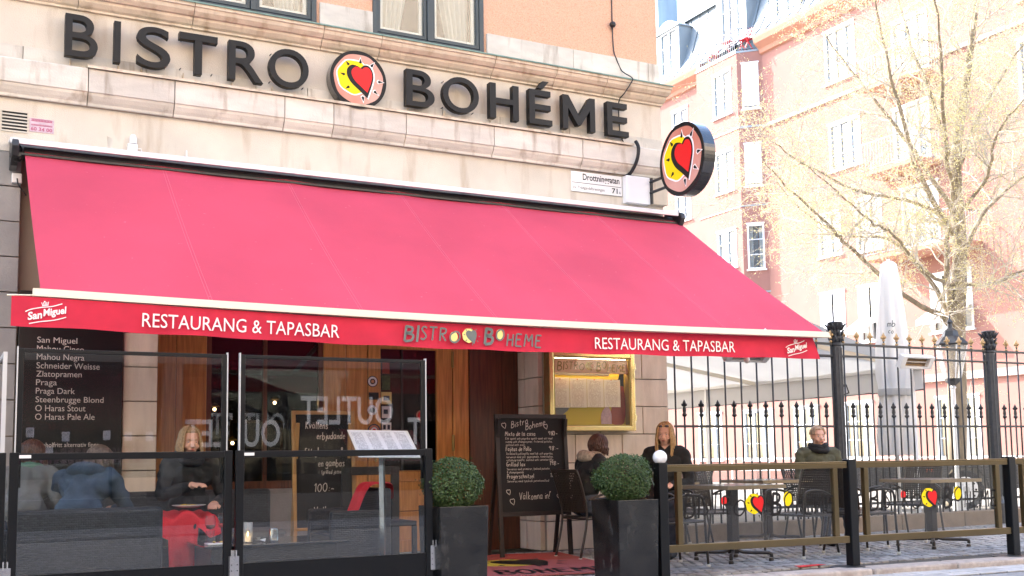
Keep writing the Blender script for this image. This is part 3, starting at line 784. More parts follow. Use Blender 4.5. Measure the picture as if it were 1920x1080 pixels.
# ------------------------------------------------------------------ wall letters and wall disc
LF = D-.14
LET = [('B', .985, 1.274), ('I', 1.418, 1.478), ('S', 1.627, 1.939), ('T', 2.021, 2.391), ('R', 2.502, 2.85), ('O', 2.911, 3.322),
       ('B', 4.404, 4.736), ('O', 4.838, 5.274), ('H', 5.412, 5.778), ('É', 5.915, 6.215), ('M', 6.359, 6.797), ('E', 6.967, 7.270)]
words = ['BISTRO']*6+['BOHÉME']*6
where = {0: 'at the far left of BISTRO', 1: 'between B and S in BISTRO', 2: 'in BISTRO', 3: 'in BISTRO', 4: 'in BISTRO', 5: 'beside the round heart sign, last of BISTRO',
         6: 'just after the round heart sign', 7: 'in BOHÉME', 8: 'in BOHÉME', 9: 'with accent in BOHÉME', 10: 'in BOHÉME', 11: 'at the end of BOHÉME'}
for i, (ch, x0, x1) in enumerate(LET):
    L = thing('sign_letter', f'dark metal capital {ch} {where[i]} on the wall', 'sign letter', ((x0+x1)/2, D, 4.85), 'dark metal letters on the facade')
    zt, zb = 5.238, 4.835
    B = FACE(x0, D, zb); b = MB()
    kw = dict(t0=.06, t1=.14, offset=.003, res=8)
    if ch == 'I': b.box(x0, x1, D-.14, D-.06, zb, zt)
    elif ch == 'T': b.box(x0, x1, D-.14, D-.06, zt-.068, zt).box((x0+x1)/2-.036, (x0+x1)/2+.036, D-.139, D-.061, zb, zt-.066)
    elif ch in 'EÉ':
        w = x1-x0; b.box(x0, x0+.072, D-.14, D-.06, zb, zt)
        for zz in (zb, (zb+zt)/2-.03, zt-.064): b.box(x0+.07, x1-(.02 if zz > zb else 0), D-.139, D-.061, zz, zz+.064)
        if ch == 'É': b.ext([(.11, .425), (.18, .425), (.26, .515), (.175, .515)], B, .061, .139)
    elif ch == 'H':
        b.box(x0, x0+.075, D-.14, D-.06, zb, zt).box(x1-.075, x1, D-.14, D-.06, zb, zt).box(x0+.075, x1-.075, D-.139, D-.061, 5.01, 5.072)
    elif ch == 'M':
        w = x1-x0; h = zt-zb
        b.ext([(0, 0), (.07, 0), (.07, h*.62), (w/2-.02, h*.14), (w/2+.02, h*.14), (w-.07, h*.62), (w-.07, 0), (w, 0), (w, h), (w-.075, h), (w/2, h*.42), (.075, h), (0, h)], B, .06, .14)
    else: put_text(b, ch, B, 0, x1-x0, 0, zt-zb, **kw)
    b.build('letter_body', 'letter', L, bevel=0)
    s = MB()
    for (px, pz) in ((x0+.03, zb+.06), (x1-.035, zb+.045), (x0+.04, zt-.05)):
        s.tube([(px, D-.002, pz), (px, D-.062, pz)], .005, 6)
    s.build('stud', 'iron', L)
    cx = x0+.06
    MB().tube([(cx, D-.05, zb+.02), (cx, D-.02, zb-.03), (cx-.005, D-.016, 4.84), (cx, D-.016, 4.775)], .006, 6).build('cable', 'cornice', L)
dsc = thing('round_heart_sign', 'round salmon sign with heart and yellow crescent on the wall between the two words', 'sign', (3.86, D, 4.72))
c = (3.862, D, 5.03)
r = .312
MB().ext(circ(0, 0, r, 64), FACE(*c), .02, .139).build('rim', 'gloss_black', dsc, smooth=False); MB().ext(circ(0, 0, r, 64), FACE(c[0], D-.139, c[2]), .0002, .0015).build('ring', 'sign_black', dsc)
MB().ext(circ(0, 0, r*.875, 60, .016), FACE(c[0], D-.14, c[2]), .0008, .003).build('face', 'sign_pink', dsc)
emblem(FACE(c[0], D-.1435, c[2]), r, dsc, t=.0, th=.002)
# projecting sign
ps = thing('projecting_heart_sign', 'round double sided heart sign projecting from the wall corner on two arms', 'sign', (7.5, D-.1, 4.1))
pc = (7.55, 9.98, 4.43); rp = .425
Bp = basis((pc[0]+.03, pc[1], pc[2]), (0, -1, 0), (-1, 0, 0))
pm = MB(); N_ = 64
pm.ext(circ(0, 0, rp, N_), Bp, -.10, .059); pm.build('rim', 'gloss_black', ps, bevel=.004); MB().ext(circ(0, 0, rp*.995, N_), Bp, .0592, .0600).build('ring', 'sign_black', ps)
MB().ext(circ(0, 0, rp*.88, 60, .014), Bp, .0604, .063).build('face', 'sign_pink', ps)
Bq = (Bp[0]+Bp[3]*.0635, Bp[1], Bp[2], Bp[3])
emblem(Bq, rp*1.02, ps, t=.0, th=.002)
for z in (4.33, 4.20): MB().tube([(7.59, D-.06, z), (7.59, pc[1]+rp*.93, z)], .018, 10).build('arm', 'black', ps)
MB().box(7.245, 7.585, D-.10, D-.001, 4.055, 4.385).build('mounting_box', 'enamel_white', ps, bevel=.008)
MB().box(7.585, 7.605, D-.13, D-.001, 4.06, 4.38).box(7.605, 7.84, D-.10, D-.0012, 4.07, 4.38, 1).build('bracket', ['black', 'cornice'], ps)
ct = catmull([(7.34, 10.63, 4.79), (7.36, 10.60, 4.70), (7.345, 10.62, 4.55), (7.31, 10.70, 4.42), (7.28, 10.76, 4.385)], 4)
MB().tube(ct, .022, 8).build('cable', 'black_matt', ps)
sg = thing('street_sign', 'white enamel street name sign Drottninggatan 71A beneath the string course', 'street sign', (6.9, D, 4.13))
MB().box(6.525, 7.235, D-.012, D-.001, 4.135, 4.385).build('plate', 'enamel_white', sg, bevel=.004)
B = FACE(6.525, D-.0125, 4.135)
t = MB(); put_text(t, 'Drottninggatan', B, .16, .675, .125, .225, .001, offset=.018)
t.ext([(.008, .108), (.70, .108), (.70, .114), (.008, .114)], B, .0004, .001)
put_text(t, 'kv. Trädgårdsföreningen', B, .03, .46, .026, .072, .001); put_text(t, '71', B, .565, .645, .028, .092, .001, offset=.02); put_text(t, 'A', B, .665, .69, .028, .06, .001, offset=.01)
t.build('lettering', 'sign_black', sg)
MB().ext([(0, 0), (.71, 0), (.71, .004), (0, .004)], B, .0003, .0008).ext([(0, .246), (.71, .246), (.71, .25), (0, .25)], B, .0003, .0008).build('border', 'sign_black', sg)
wc = thing('wall_cable', 'thin dark cable running down the orange plaster to the last letter', 'cable', (7.2, D, 4.8))
pts = [(7.18, D+.03, 6.6), (7.18, D+.03, 6.2), (7.19, D+.025, 5.95), (7.205, D-.0, 5.85), (7.28, D-.005, 5.70), (7.30, D-.19, 5.56), (7.29, D-.185, 5.50), (7.24, D-.10, 5.38), (7.22, D-.012, 5.30), (7.225, D-.012, 4.95), (7.27, D-.02, 4.80)]
MB().tube(catmull(pts, 3), .0075, 6).build('cable', 'iron', wc)
MB().sphere((7.16, D-.01, 6.26), .04, 10).build('cable_gland', 'black', wc)
# ------------------------------------------------------------------ red awning
XL, XR = .665, 7.885
def bar_pt(x):
    t = (x-XL)/(XR-XL); s = math.sin(math.pi*t)
    return ( 8.50+(8.21-8.50)*t, 2.292+(2.241-2.292)*t-.035*s)
aw = thing('awning', 'large red canvas awning over the restaurant entrance', 'awning', (4.3, D, 3.9))
npan = 6
for k in range(npan):
    b = MB(); NX, NY = 26, 30; x0 = XL+(XR-XL)*k/npan; x1 = XL+(XR-XL)*(k+1)/npan
    for j in range(NY+1):
        t = j/NY
        for i in range(NX+1):
            u = i/NX; x = x0+(x1-x0)*u; yb, zb = bar_pt(x)
            y = 10.62+(yb-10.62)*t; z = 3.885+(zb+.012-3.885)*t
            z += -.035*math.sin(math.pi*t)-.034*math.sin(math.pi*u)*(.45+.55*t)+math.sin(math.pi*u)*(.010*math.sin(u*9+k)*math.sin(t*3)+.006*math.sin(u*22+k*2.3+t*5)*(t**2))+.004*math.sin(t*17+u*3+k)*(1-t)*math.sin(math.pi*u)
            b.v.append((x, y, z))
    for j in range(NY):
        for i in range(NX):
            a = j*(NX+1)+i; b.f.append((a, a+1, a+NX+2, a+NX+1)); b.m.append(0)
    b.build('fabric_panel', 'canvas', aw, smooth=True)
    if k:
        s = MB(); pts = []
        for off in (-.012, .012):
            pp = []
            for j in range(NY+1):
                t = j/NY; yb, zb = bar_pt(x0); pp.append((x0+off, 10.62+(yb-10.62)*t, 3.885+(zb+.012-3.885)*t-.035*math.sin(math.pi*t)+.0012))
            s.tube(pp, .0012, 4)
        s.build('seam', 'seam_pink', aw)
b = MB(); P = []
for i in range(41):
    x = XL-.05+(XR-XL+.10)*i/40; yb, zb = bar_pt(min(max(x, XL), XR)); P.append((x, yb, zb))
for (dy0, dy1, dz0, dz1) in ((-.03, .03, -.045, .0), (-.045, -.03, -.045, -.03), (-.02, .04, .001, .014)):
    n = len(b.v)
    for (x, y, z) in P: b.v += [(x, y+dy0, z+dz0), (x, y+dy1, z+dz0), (x, y+dy1, z+dz1), (x, y+dy0, z+dz1)]
    for i in range(40):
        for q in range(4): a = n+i*4; b.f.append((a+q, a+(q+1) % 4, a+4+(q+1) % 4, a+4+q)); b.m.append(0)
    b.f.append((n, n+1, n+2, n+3)); b.m.append(0); b.f.append((n+163, n+162, n+161, n+160)); b.m.append(0)
b.build('front_bar', 'cream_metal', aw)
MB().prof_x([(10.44, 3.885), (10.44, 3.925), (10.50, 3.95), (10.78, 3.985), (10.78, 3.965), (10.52, 3.925), (10.47, 3.905), (10.47, 3.885)], .54, 7.80).build('casing', 'white_metal', aw)
MB().tube([(.66, 10.62, 3.86), (7.82, 10.62, 3.86)], .045, 12).build('roller', 'iron', aw)  # dark colour stands for the shadow in the gap under the casing
MB().prof_x([(10.50, 3.80), (10.50, 3.82), (10.78, 3.86), (10.78, 3.82)], .60, 7.82).build('underside_plate', 'iron', aw)
for x in (.58, 7.86):
    MB().ext([(10.44, 3.925), (10.42, 3.86), (10.47, 3.78), (10.60, 3.72), (10.78, 3.71), (10.78, 3.985), (10.5, 3.945)], (Vector((x, 0, 0)), Vector((0, 1, 0)), Vector((0, 0, 1)), Vector((1, 0, 0))), -.03, .03).build('end_cap', 'iron', aw, bevel=.01)
MB().sphere((.60, 10.55, 3.80), .06, 12).sphere((.60, 10.62, 3.88), .05, 10).build('gearbox', 'black', aw)
for x in (1.6, 4.3, 7.2):
    MB().bar((x, 10.6, 3.82), (x+.35, 9.6, 2.95), .05, .05).bar((x+.35, 9.6, 2.95), (x, bar_pt(x)[0]+.05, bar_pt(x)[1]-.01), .04, .05).build('folding_arm', 'white_metal', aw)
so_ = thing('wall_socket', 'grey wall socket with cable under the left end of the awning', 'wall socket', (.62, D, 3.5))
MB().box(.575, .66, D-.05, D-.001, 3.60, 3.69).build('box', 'enamel_white', so_, bevel=.006); MB().tube(catmull([(.62, D-.05, 3.64), (.63, D-.07, 3.58), (.68, D-.05, 3.52), (.70, D-.01, 3.5)], 4), .006).build('cable', 'iron', so_)
# valance
VX0, VX1 = .475, 7.79
def val_y(x): return 8.47-.20*(x-VX0)/(VX1-VX0)+.010*math.sin(x*5.2)+.006*math.sin(x*13+1)
va = MB(); NX, NZ = 150, 5
def val_top(x): return 2.245-.045*math.sin(math.pi*(x-VX0)/(VX1-VX0))-.0055*(x-VX0)
VS = basis((VX0, 8.47, 0), (VX1-VX0, -.20, 0), (-.20, -(VX1-VX0), 0))
for j in range(NZ+1):
    for i in range(NX+1):
        x = VX0+(VX1-VX0)*i/NX; t = j/NZ
        xx = x+(.10*t if i == NX else 0)
        va.v.append((xx, 8.47-.20*(x-VX0)/(VX1-VX0)+(.010*math.sin(x*5.2)+.006*math.sin(x*13+1))*t, val_top(x)-.215*t+.004*math.sin(x*8)*t))
for j in range(NZ):
    for i in range(NX): a = j*(NX+1)+i; va.f.append((a, a+1, a+NX+2, a+NX+1)); va.m.append(0)
vo = va.build('valance', 'canvas_valance', aw, smooth=True)
MB().tube([(VX0-.03, 8.47, val_top(VX0)), (XL+.1, 8.47, 2.26)], .006).build('valance_rod', 'cream_metal', aw)
def vb(x, z):
    # basis on the valance at x, following its slope
    s = (val_top(x+.3)-val_top(x-.3))/.6
    U = Vector((1, -.0269, s)).normalized(); N = Vector((-.0269, -1, 0)).normalized(); V = N.cross(U)
    return (Vector((x, 8.47-.20*(x-VX0)/(VX1-VX0), z)), U, V, N)
for xa, xb in ((1.36, 2.875), (5.25, 6.81)):
    xm = (xa+xb)/2; t = MB(); Bv = vb(xm, val_top(xm)-.170)
    put_text(t, 'RESTAURANG & TAPASBAR', Bv, -(xb-xa)/2, (xb-xa)/2, 0, .105, .018, offset=0); t.build('lettering', 'print_white', aw)
xm = 4.06; Bv = vb(xm, val_top(xm)-.105)
logo_words((Bv[0]+Bv[3]*.018, Bv[1], Bv[2], Bv[3]), -.64, .64, .135, aw, 'print_grey', w=.014)
for xm in (.70, 7.56):
    Bv = vb(xm, val_top(xm)-.115); O, U, V, N = Bv; c15, s15 = math.cos(.2), math.sin(.2)
    U2 = U*c15+V*s15; V2 = V*c15-U*s15; Br = (O+N*.018, U2, V2, N); t = MB()
    put_text(t, 'San', Br, -.125, -.03, -.035, .022, .002, offset=.03, shear=.2); put_text(t, 'Miguel', Br, -.022, .13, -.038, .030, .002, offset=.03, shear=.2)
    t.ribbon(catmull([(-.13, .028), (-.09, .040), (-.02, .044), (.05, .042), (.12, .052)], 4), .007, Br, .002); t.ribbon(catmull([(-.12, -.060), (-.05, -.056), (.05, -.058), (.13, -.048)], 4), .007, Br, .002)
    for q in range(5): t.ribbon([(-.010+q*.008, .056), (-.016+q*.012, .078)], .005, Br, .002)
    t.ribbon([(-.016, .054), (.028, .054)], .005, Br, .002); t.ext([(a+.006, b+.082) for a, b in circ(0, 0, .006, 8)], Br, .001, .002)
    t.build('badge_print', 'print_white', aw)

# ------------------------------------------------------------------ bulbs and heaters
def bulb(x, y, z, label):
    o = thing('string_light_bulb', label, 'light bulb', (x, y, z-.14), 'unlit bulbs of the string lights')
    MB().lathe([(.014, 0), (.020, -.02), (.020, -.06), (.016, -.065)], (x, y, z), 12).build('socket', 'socket', o)
    MB().lathe([(.014, -.06), (.024, -.08), (.033, -.10), (.034, -.115), (.026, -.135), (.008, -.146)], (x, y, z), 16).build('bulb', 'bulb', o, smooth=True)
bulb(7.72, 9.2, 2.16, 'unlit round bulb hanging below the awning under the heater')
bulb(8.16, 8.70, 2.30, 'unlit round bulb hanging at the right end of the awning')
cb = thing('string_light_cable', 'black cable of the string lights under the awning edge', 'cable', (8, 9, 2.1))
MB().tube(catmull([(7.3, 9.2, 2.24), (7.5, 9.2, 2.19), (7.72, 9.2, 2.165), (7.95, 9.15, 2.21), (8.1, 9.0, 2.30), (8.16, 8.70, 2.31), (8.7, 9.2, 2.36), (9.6, 10.4, 2.28), (10.5, 10.72, 2.30), (11.4, 10.74, 2.32)], 4), .006, 6).build('cable', 'black_matt', cb)
def heater(name_label, x0, x1, y, z0, z1, tilt=.5):
    o = thing('patio_heater', name_label, 'heater', ((x0+x1)/2, y, z0), 'infrared patio heaters')
    w = x1-x0; h = z1-z0
    B = basis(((x0+x1)/2, y, (z0+z1)/2), (1, 0, 0), (0, -math.cos(tilt), -math.sin(tilt)))
    b = MB(); O, U, V, N = B
    for (p, t0, t1) in (([(-w/2, -h/2), (-w/2+.08, -h/2), (-w/2+.08, h/2), (-w/2, h/2)], -.06, .03), ([(w/2-.08, -h/2), (w/2, -h/2), (w/2, h/2), (w/2-.08, h/2)], -.06, .03),
                        ([(-w/2+.08, h/2-.025), (w/2-.08, h/2-.025), (w/2-.08, h/2), (-w/2+.08, h/2)], -.06, .028), ([(-w/2+.08, -h/2), (w/2-.08, -h/2), (w/2-.08, -h/2+.025), (-w/2+.08, -h/2+.025)], -.06, .028)): b.ext(p, B, t0, t1)
    b.build('housing', 'white_metal', o, bevel=.004)
    MB().ext([(-w/2+.08, -h/2+.025), (w/2-.08, -h/2+.025), (w/2-.08, h/2-.025), (-w/2+.08, h/2-.025)], B, -.05, -.03).build('reflector', 'heater_el', o)
    MB().tube([O+U*(-w/2+.09)-N*.015, O+U*(w/2-.09)-N*.015], .011, 10).build('element', 'bulb', o)
    g = MB()
    for k in range(4): g.tube([O+U*(-w/2+.08)+V*(-h/2+.04+k*(h-.08)/3)+N*.015, O+U*(w/2-.08)+V*(-h/2+.04+k*(h-.08)/3)+N*.015], .002, 4)
    g.build('grille', 'steel', o)
    MB().bar(O-N*.05, O-N*.10+Vector((0, .04, .06)), .04, .04).build('bracket', 'white_metal', o)
heater('white infrared heater mounted on the tall iron fence', 11.56, 12.16, 10.62, 2.17, 2.35)
heater('white infrared heater hanging beneath the right part of the awning', 7.72, 8.32, 9.55, 2.06, 2.19, 1.0)

# ------------------------------------------------------------------ beer board and menu case
bb = thing('beer_board', 'tall black board listing beers in white letters left of the entrance', 'board', (1.12, D, 0))
MB().box(.672, 1.568, D-.035, D+.10, .25, 2.62).build('panel', 'board_black', bb, bevel=.004)
t = MB(); B = FACE(.672, D-.0355, 0)
for i, s_ in enumerate(['San Miguel', 'Mahou Cinco', 'Mahou Negra', 'Schneider Weisse', 'Zlatopramen', 'Praga', 'Praga Dark', 'Steenbrugge Blond', 'O Haras Stout', 'O Haras Pale Ale']):
    zz = 2.145-i*.0775
    lens = [.34, .40, .405, .54, .385, .175, .33, .58, .425, .505]
    lo = -.16 if any(c in s_ for c in 'gpy') else 0
    t_ = .075*(1 if lo == 0 else 1.22)
    put_text(t, s_, B, .155, .155+lens[i], zz+(-.014 if lo else 0), zz+.056, .001, offset=0, res=4)
put_text(t, 'Alkoholfritt alternativ finns', B, .150, .70, 1.20, 1.242, .001, offset=0)
t.build('lettering', 'board_text', bb)
mc = thing('menu_case', 'brass framed glass menu case on the stone wall right of the entrance', 'menu case', (6.7, D, 1.33))
x0, x1, z0, z1, yf = 6.115, 7.265, 1.335, 2.235, 10.66
MB().box(x0, x0+.055, yf, D-.001, z0, z1).box(x1-.055, x1, yf, D-.001, z0, z1).box(x0+.055, x1-.055, yf, D-.001, z0, z0+.055).box(x0+.055, x1-.055, yf, D-.001, z1-.055, z1).build('frame', 'brass', mc, bevel=.006)
MB().box(x0+.055, x0+.075, yf+.012, D-.01, z0+.055, z1-.055).box(x1-.075, x1-.055, yf+.012, D-.01, z0+.055, z1-.055).box(x0+.075, x1-.075, yf+.012, D-.01, z0+.055, z0+.07).box(x0+.075, x1-.075, yf+.012, D-.01, z1-.07, z1-.055).build('inner_frame', 'brass_dark', mc)
MB().box(x0+.05, x1-.05, D-.035, D-.015, z0+.05, z1-.05).build('backing', 'yellow_paper', mc)
MB().ext([(0, 0), (.19, 0), (.14, .10), (.22, .16), (.26, .24), (0, .24)], FACE(x0+.075, D-.036, z0+.08), 0, .002).ext([(0, .56), (.78, .56), (.78, .63), (0, .63)], FACE(x0+.075, D-.036, z0+.08), 0, .002).build('poster', 'poster_grey', mc)
MB().ext(catmull([(.78, .02), (.98, .02), (.98, .44), (.86, .47), (.85, .40), (.80, .16)], 4, True), FACE(x0+.075, D-.038, z0+.08), 0, .002).build('poster', 'poster_red', mc)
MB().ext([(.90, .50), (.93, .60), (.98, .62), (.98, .44), (.88, .46)], FACE(x0+.075, D-.0385, z0+.08), 0, .002).build('poster', 'sign_black', mc)
MB().ext(catmull([(.66, 0), (.66, .11), (.71, .19), (.76, .20), (.80, .12), (.80, 0)], 4), FACE(x0+.075, D-.041, z0+.08), 0, .002).build('poster', 'plaque', mc)
for k in range(4):
    MB().box(x0+.082+k*.228, x0+.305+k*.228, D-.058-.003*k, D-.0565-.003*k, 1.60+.004*k, 1.945-.005*k).build('paper', 'paper_print', mc)
    MB().ext(circ(0, 0, .009, 10), FACE(x0+.18+k*.228, D-.060-.003*k, 1.925), 0, .0015).build('stamp', 'print_orange', mc)
MB().box(x0+.078, x1-.078, yf+.035, yf+.038, 1.995, 2.160).build('header', mat('header_paper', (.90, .56, .32), .6, col2=(.92, .74, .52), vscale=2.5), mc)
B = basis(((x0+x1)/2, yf+.0345, 2.075), (1, 0, 0), (0, -1, 0)); logo_words(B, -.46, .46, .105, mc, 'brass_dark', oy=None, red=None, cres='print_yellow', w=.009, t=.0005)
MB().ext(sc(HEART, .055, .005, 0), B, .006, .007).build('heart', 'print_orange', mc)
MB().box(x0+.074, x1-.074, yf+.018, yf+.022, z0+.07, z1-.07).build('pane', 'case_pane', mc)
MB().box(x0+.10, x1-.10, yf+.045, yf+.070, z1-.072, z1-.058).build('lamp', 'case_fill_glow', mc)  # glowing strip added inside the case to brighten header and papers
for z in (1.45, 2.05): MB().lathe([(.010, 0), (.010, .07)], (x1+.012, yf+.02, z), 8).build('hinge', 'brass', mc)
# ------------------------------------------------------------------ tall glass screens
SY = 7.70
def screen(label, x0, x1, y, sticker=True, depth_dir=None, ztop=1.80):
    s = thing('glass_screen', label, 'glass screen', ((x0+x1)/2, y, 0), 'tall glass wind screens')
    f = MB(); f.box(x0, x0+.055, y-.022, y+.022, .03, 1.125).box(x1-.055, x1, y-.022, y+.022, .03, 1.125).box(x0+.055, x1-.055, y-.021, y+.021, 1.075, 1.12).box(x0+.055, x1-.055, y-.021, y+.021, .03, .075)
    f.build('lower_frame', 'charcoal', s, bevel=.004)
    u = MB(); u.box(x0+.035, x0+.070, y+.024, y+.050, .9, ztop).box(x1-.070, x1-.035, y+.024, y+.050, .9, ztop).box(x0+.070, x1-.070, y+.026, y+.048, ztop-.025, ztop)
    u.build('upper_frame', 'charcoal', s, bevel=.003)
    MB().box(x0+.028, x0+.036, y+.020, y+.054, .9, ztop+.012).box(x1-.036, x1-.028, y+.020, y+.054, .9, ztop+.012).build('edge_profile', 'alu', s)
    MB().box(x0+.07, x1-.07, y+.034, y+.040, .95, ztop-.025).build('upper_pane', 'pane', s)
    MB().box(x0+.055, x1-.055, y-.004, y+.003, .345, 1.075).build('lower_pane', 'pane', s)
    MB().box(x0+.055, x1-.055, y-.012, y+.012, .075, .345).build('kick_panel', 'charcoal', s)
    if sticker: MB().box(x0+.055, x0+.125, y-.0235, y-.0215, 1.088, 1.108).build('sticker', 'print_white', s)
    h = MB()
    for xx in (x0-.008, x1+.008):
        h.box(xx-.032, xx+.032, y-.030, y-.0225, .22, .40); h.lathe([(.006, 0), (.006, .05)], (xx-.012, y-.03, .39), 8); h.lathe([(.006, 0), (.006, .05)], (xx+.012, y-.03, .39), 8)
    h.build('hinge_plate', 'steel', s)
    h = MB()
    for xx in (x0-.008, x1+.008):
        for dx in (-.02, .02):
            for dz in (.26, .30, .34): h.ext(circ(0, 0, .004, 8), FACE(xx+dx, y-.0302, dz), 0, .001)
    h.build('screw', 'black', s)
    return s
screen('tall glass screen in front of the beer board and the eating woman', .45, 1.865, SY+.02)
screen('tall glass screen in front of the menu stand and the oak door', 1.885, 3.37, SY)
s3 = thing('glass_screen', 'end glass screen running back towards the wall left of the beer board', 'glass screen', (.42, 9, 0), 'tall glass wind screens')
f = MB(); f.box(.385, .43, SY, SY+.055, .03, 1.125).box(.385, .43, SY+1.5, SY+1.555, .03, 1.125).box(.387, .428, SY+.055, SY+1.5, 1.075, 1.12).box(.387, .428, SY+.055, SY+1.5, .03, .35); f.build('lower_frame', 'charcoal', s3, bevel=.004)
MB().box(.395, .42, SY+.01, SY+.05, 1.12, 1.77).box(.395, .42, SY+1.5, SY+1.55, 1.12, 1.77).box(.397, .418, SY+.05, SY+1.5, 1.745, 1.77).build('upper_frame', 'alu', s3)
MB().box(.403, .409, SY+.055, SY+1.5, .35, 1.745).build('pane', 'pane', s3)

# ------------------------------------------------------------------ low rails with logo glass
def ry(x): return 7.755-.075*(x-5.5)
posts = [5.52, 7.545, 9.55, 11.7]
pl = ['dark square rail post topped with a white ball beside the right planter', 'dark square rail post between the two logo panels', 'dark square rail post at the right edge, last of the rail', 'rail post']
for i, x in enumerate(posts[:3]):
    y = ry(x); o = thing('rail_post', pl[i], 'post', (x, y, 0), 'posts of the low rail')
    MB().box(x-.045, x+.045, y-.045, y+.045, .012, .985).build('shaft', 'charcoal', o, bevel=.006)
    if i == 0:
        MB().sphere((x-.0, y, 1.03), .062, 24).build('ball', 'enamel_white', o, smooth=True)
    else: MB().lathe([(.17, 0), (.17, .008), (.14, .014), (.02, .016)], (x-.08, y-.02, .001), 24).build('foot_plate', 'iron', o)
def rail(x0, x1, label, full=True):
    xm = (x0+x1)/2; o = thing('glass_railing', label, 'railing', (xm, ry(xm), 0), 'low rail panels with logo glass')
    L = x1-x0-.092; e0 = -L/2; e1 = L/2; kids = []
    def B_(n, m, mt, bv=.004):
        k = m.build(n, mt, None, bevel=bv, base=(0, 0, 0)); k.parent = o; k.location = (0, 0, 0); kids.append(k); return k
    B_('top_rail', MB().box(e0, e1, -.03, .03, .905, .952), 'bronze'); B_('cap_rail', MB().box(e0, e1, -.034, .034, .953, .966), 'bronze')
    B_('bottom_rail', MB().box(e0, e1, -.028, .028, .222, .285), 'bronze')
    for a in (e0+.10, e1-.16): B_('stile', MB().box(a, a+.05, -.026, .026, .286, .904), 'bronze')
    g = MB().box(e0+.16, e1-.16, -.004, .004, .29, .90); B_('pane', g, 'rail_pane', 0)
    o.rotation_euler = (0, 0, -math.atan(.075))
    return o, e0+.16, e1-.16
def rail_logo(o, a, b):
    # built in the panel's own frame, then parented
    tmp = thing('tmp', 'tmp', 'tmp', (0, 0, 0)); B = basis((0, -.0055, .60), (1, 0, 0), (0, -1, 0))
    logo_words(B, -.80, .80, .20, tmp, 'sign_black', 'sign_yellow', 'sign_red', 'sign_yellow', w=.014, t=.0, fillr='skip_first')
    for k in [q for q in bpy.data.objects if q.parent == tmp]: k.parent = o
    bpy.data.objects.remove(tmp)
for x0, x1, lb in ((posts[0], posts[1], 'rail panel with logo glass between the ball post and the middle post'), (posts[1], posts[2], 'gold lit rail panel with logo glass right of the middle post')):
    o, a, b = rail(x0, x1, lb); rail_logo(o, a, b)
rail(posts[2], posts[3], 'rail panel cut off by the right edge beyond the last post')
for k in [q for q in bpy.data.objects if q.name == 'tmp']: bpy.data.objects.remove(k)

# ------------------------------------------------------------------ tall iron fence
FY = 10.72
fpost = [10.50, 13.46, 16.5]
def spear(mb, x, y, z, s=1.0):
    # fleur shaped point: stem bulb, two side leaves, tip
    mb.lathe([(.010*s, 0), (.022*s, .010*s), (.024*s, .018*s), (.011*s, .030*s), (.010*s, .05*s), (.020*s, .062*s), (.020*s, .07*s), (.012*s, .085*s), (.026*s, .115*s), (.020*s, .14*s), (.002*s, .175*s)], (x, y, z), 8)
    for sg in (-1, 1): mb.tube([(x+sg*.008*s, y, z+.085*s), (x+sg*.034*s, y, z+.100*s), (x+sg*.040*s, y, z+.118*s)], [.011*s, .013*s, .006*s], 6)
    for sg in (-1, 1): mb.tube([(x, y+sg*.008*s, z+.085*s), (x, y+sg*.034*s, z+.100*s), (x, y+sg*.040*s, z+.118*s)], [.011*s, .013*s, .006*s], 6)
def low_spear(mb, x, y, z):
    mb.lathe([(.010, 0), (.030, .018), (.030, .034), (.018, .045), (.024, .075), (.020, .11), (.013, .135), (.015, .14)], (x, y, z), 8); spear(mb, x, y, z+.055, .9)
proto = {}
names_p = ['fluted iron fence post with leafy capital beside the tip of the awning', 'fluted iron fence post right of the heater', 'fence post']
for i, x in enumerate(fpost[:2]):
    o = thing('fence_post', names_p[i], 'fence post', (x, FY, 0), 'round posts of the tall iron fence')
    MB().lathe([(.12, 0), (.11, .30), (.085, .34), (.072, .40), (.068, 2.44), (.082, 2.455), (.082, 2.475), (.066, 2.485)], (x, FY, 0), 20).build('shaft', 'iron_post', o, smooth=False)
    fl = MB()
    for k in range(10):
        a_ = 2*math.pi*k/10; fl.tube([(x+.069*math.cos(a_), FY+.069*math.sin(a_), .42), (x+.067*math.cos(a_), FY+.067*math.sin(a_), 2.42)], .010, 5)
    fl.build('flute', 'iron_post', o)
    cpv = MB().lathe([(.066, 2.48), (.062, 2.52), (.064, 2.60), (.074, 2.69), (.086, 2.735), (.098, 2.745), (.096, 2.758), (.07, 2.765)], (x, FY, 0), 20)
    cpv.build('capital', 'iron_post', o, smooth=True)
    lf = MB()
    for ring, (z0, n_) in enumerate(((2.49, 8), (2.57, 8), (2.65, 12))):
        for k in range(n_):
            a_ = 2*math.pi*(k+.5*ring)/n_; r_ = .064+.010*ring
            c_, s_ = math.cos(a_), math.sin(a_)
            lf.tube([(x+c_*r_, FY+s_*r_, z0), (x+c_*(r_+.016), FY+s_*(r_+.016), z0+.05), (x+c_*(r_+.034+.012*ring), FY+s_*(r_+.034+.012*ring), z0+.085)], [.010, .018, .005], 5)
    lf.build('leaf_ornament', 'iron_post', o, smooth=True)
fl_ = ['tall iron fence section from the building corner to the first round post', 'tall iron fence section with the heater between the two round posts', 'tall iron fence section at the right edge beyond the second post']
tb = MB().lathe([(.0115, 0), (.0115, 2.36)], (0, 0, 0), 8); sb_ = MB().lathe([(.0115, 0), (.0115, 1.32)], (0, 0, 0), 8)
sp1 = MB(); spear(sp1, 0, 0, 0); sp2 = MB(); low_spear(sp2, 0, 0, 0)
PM = {}
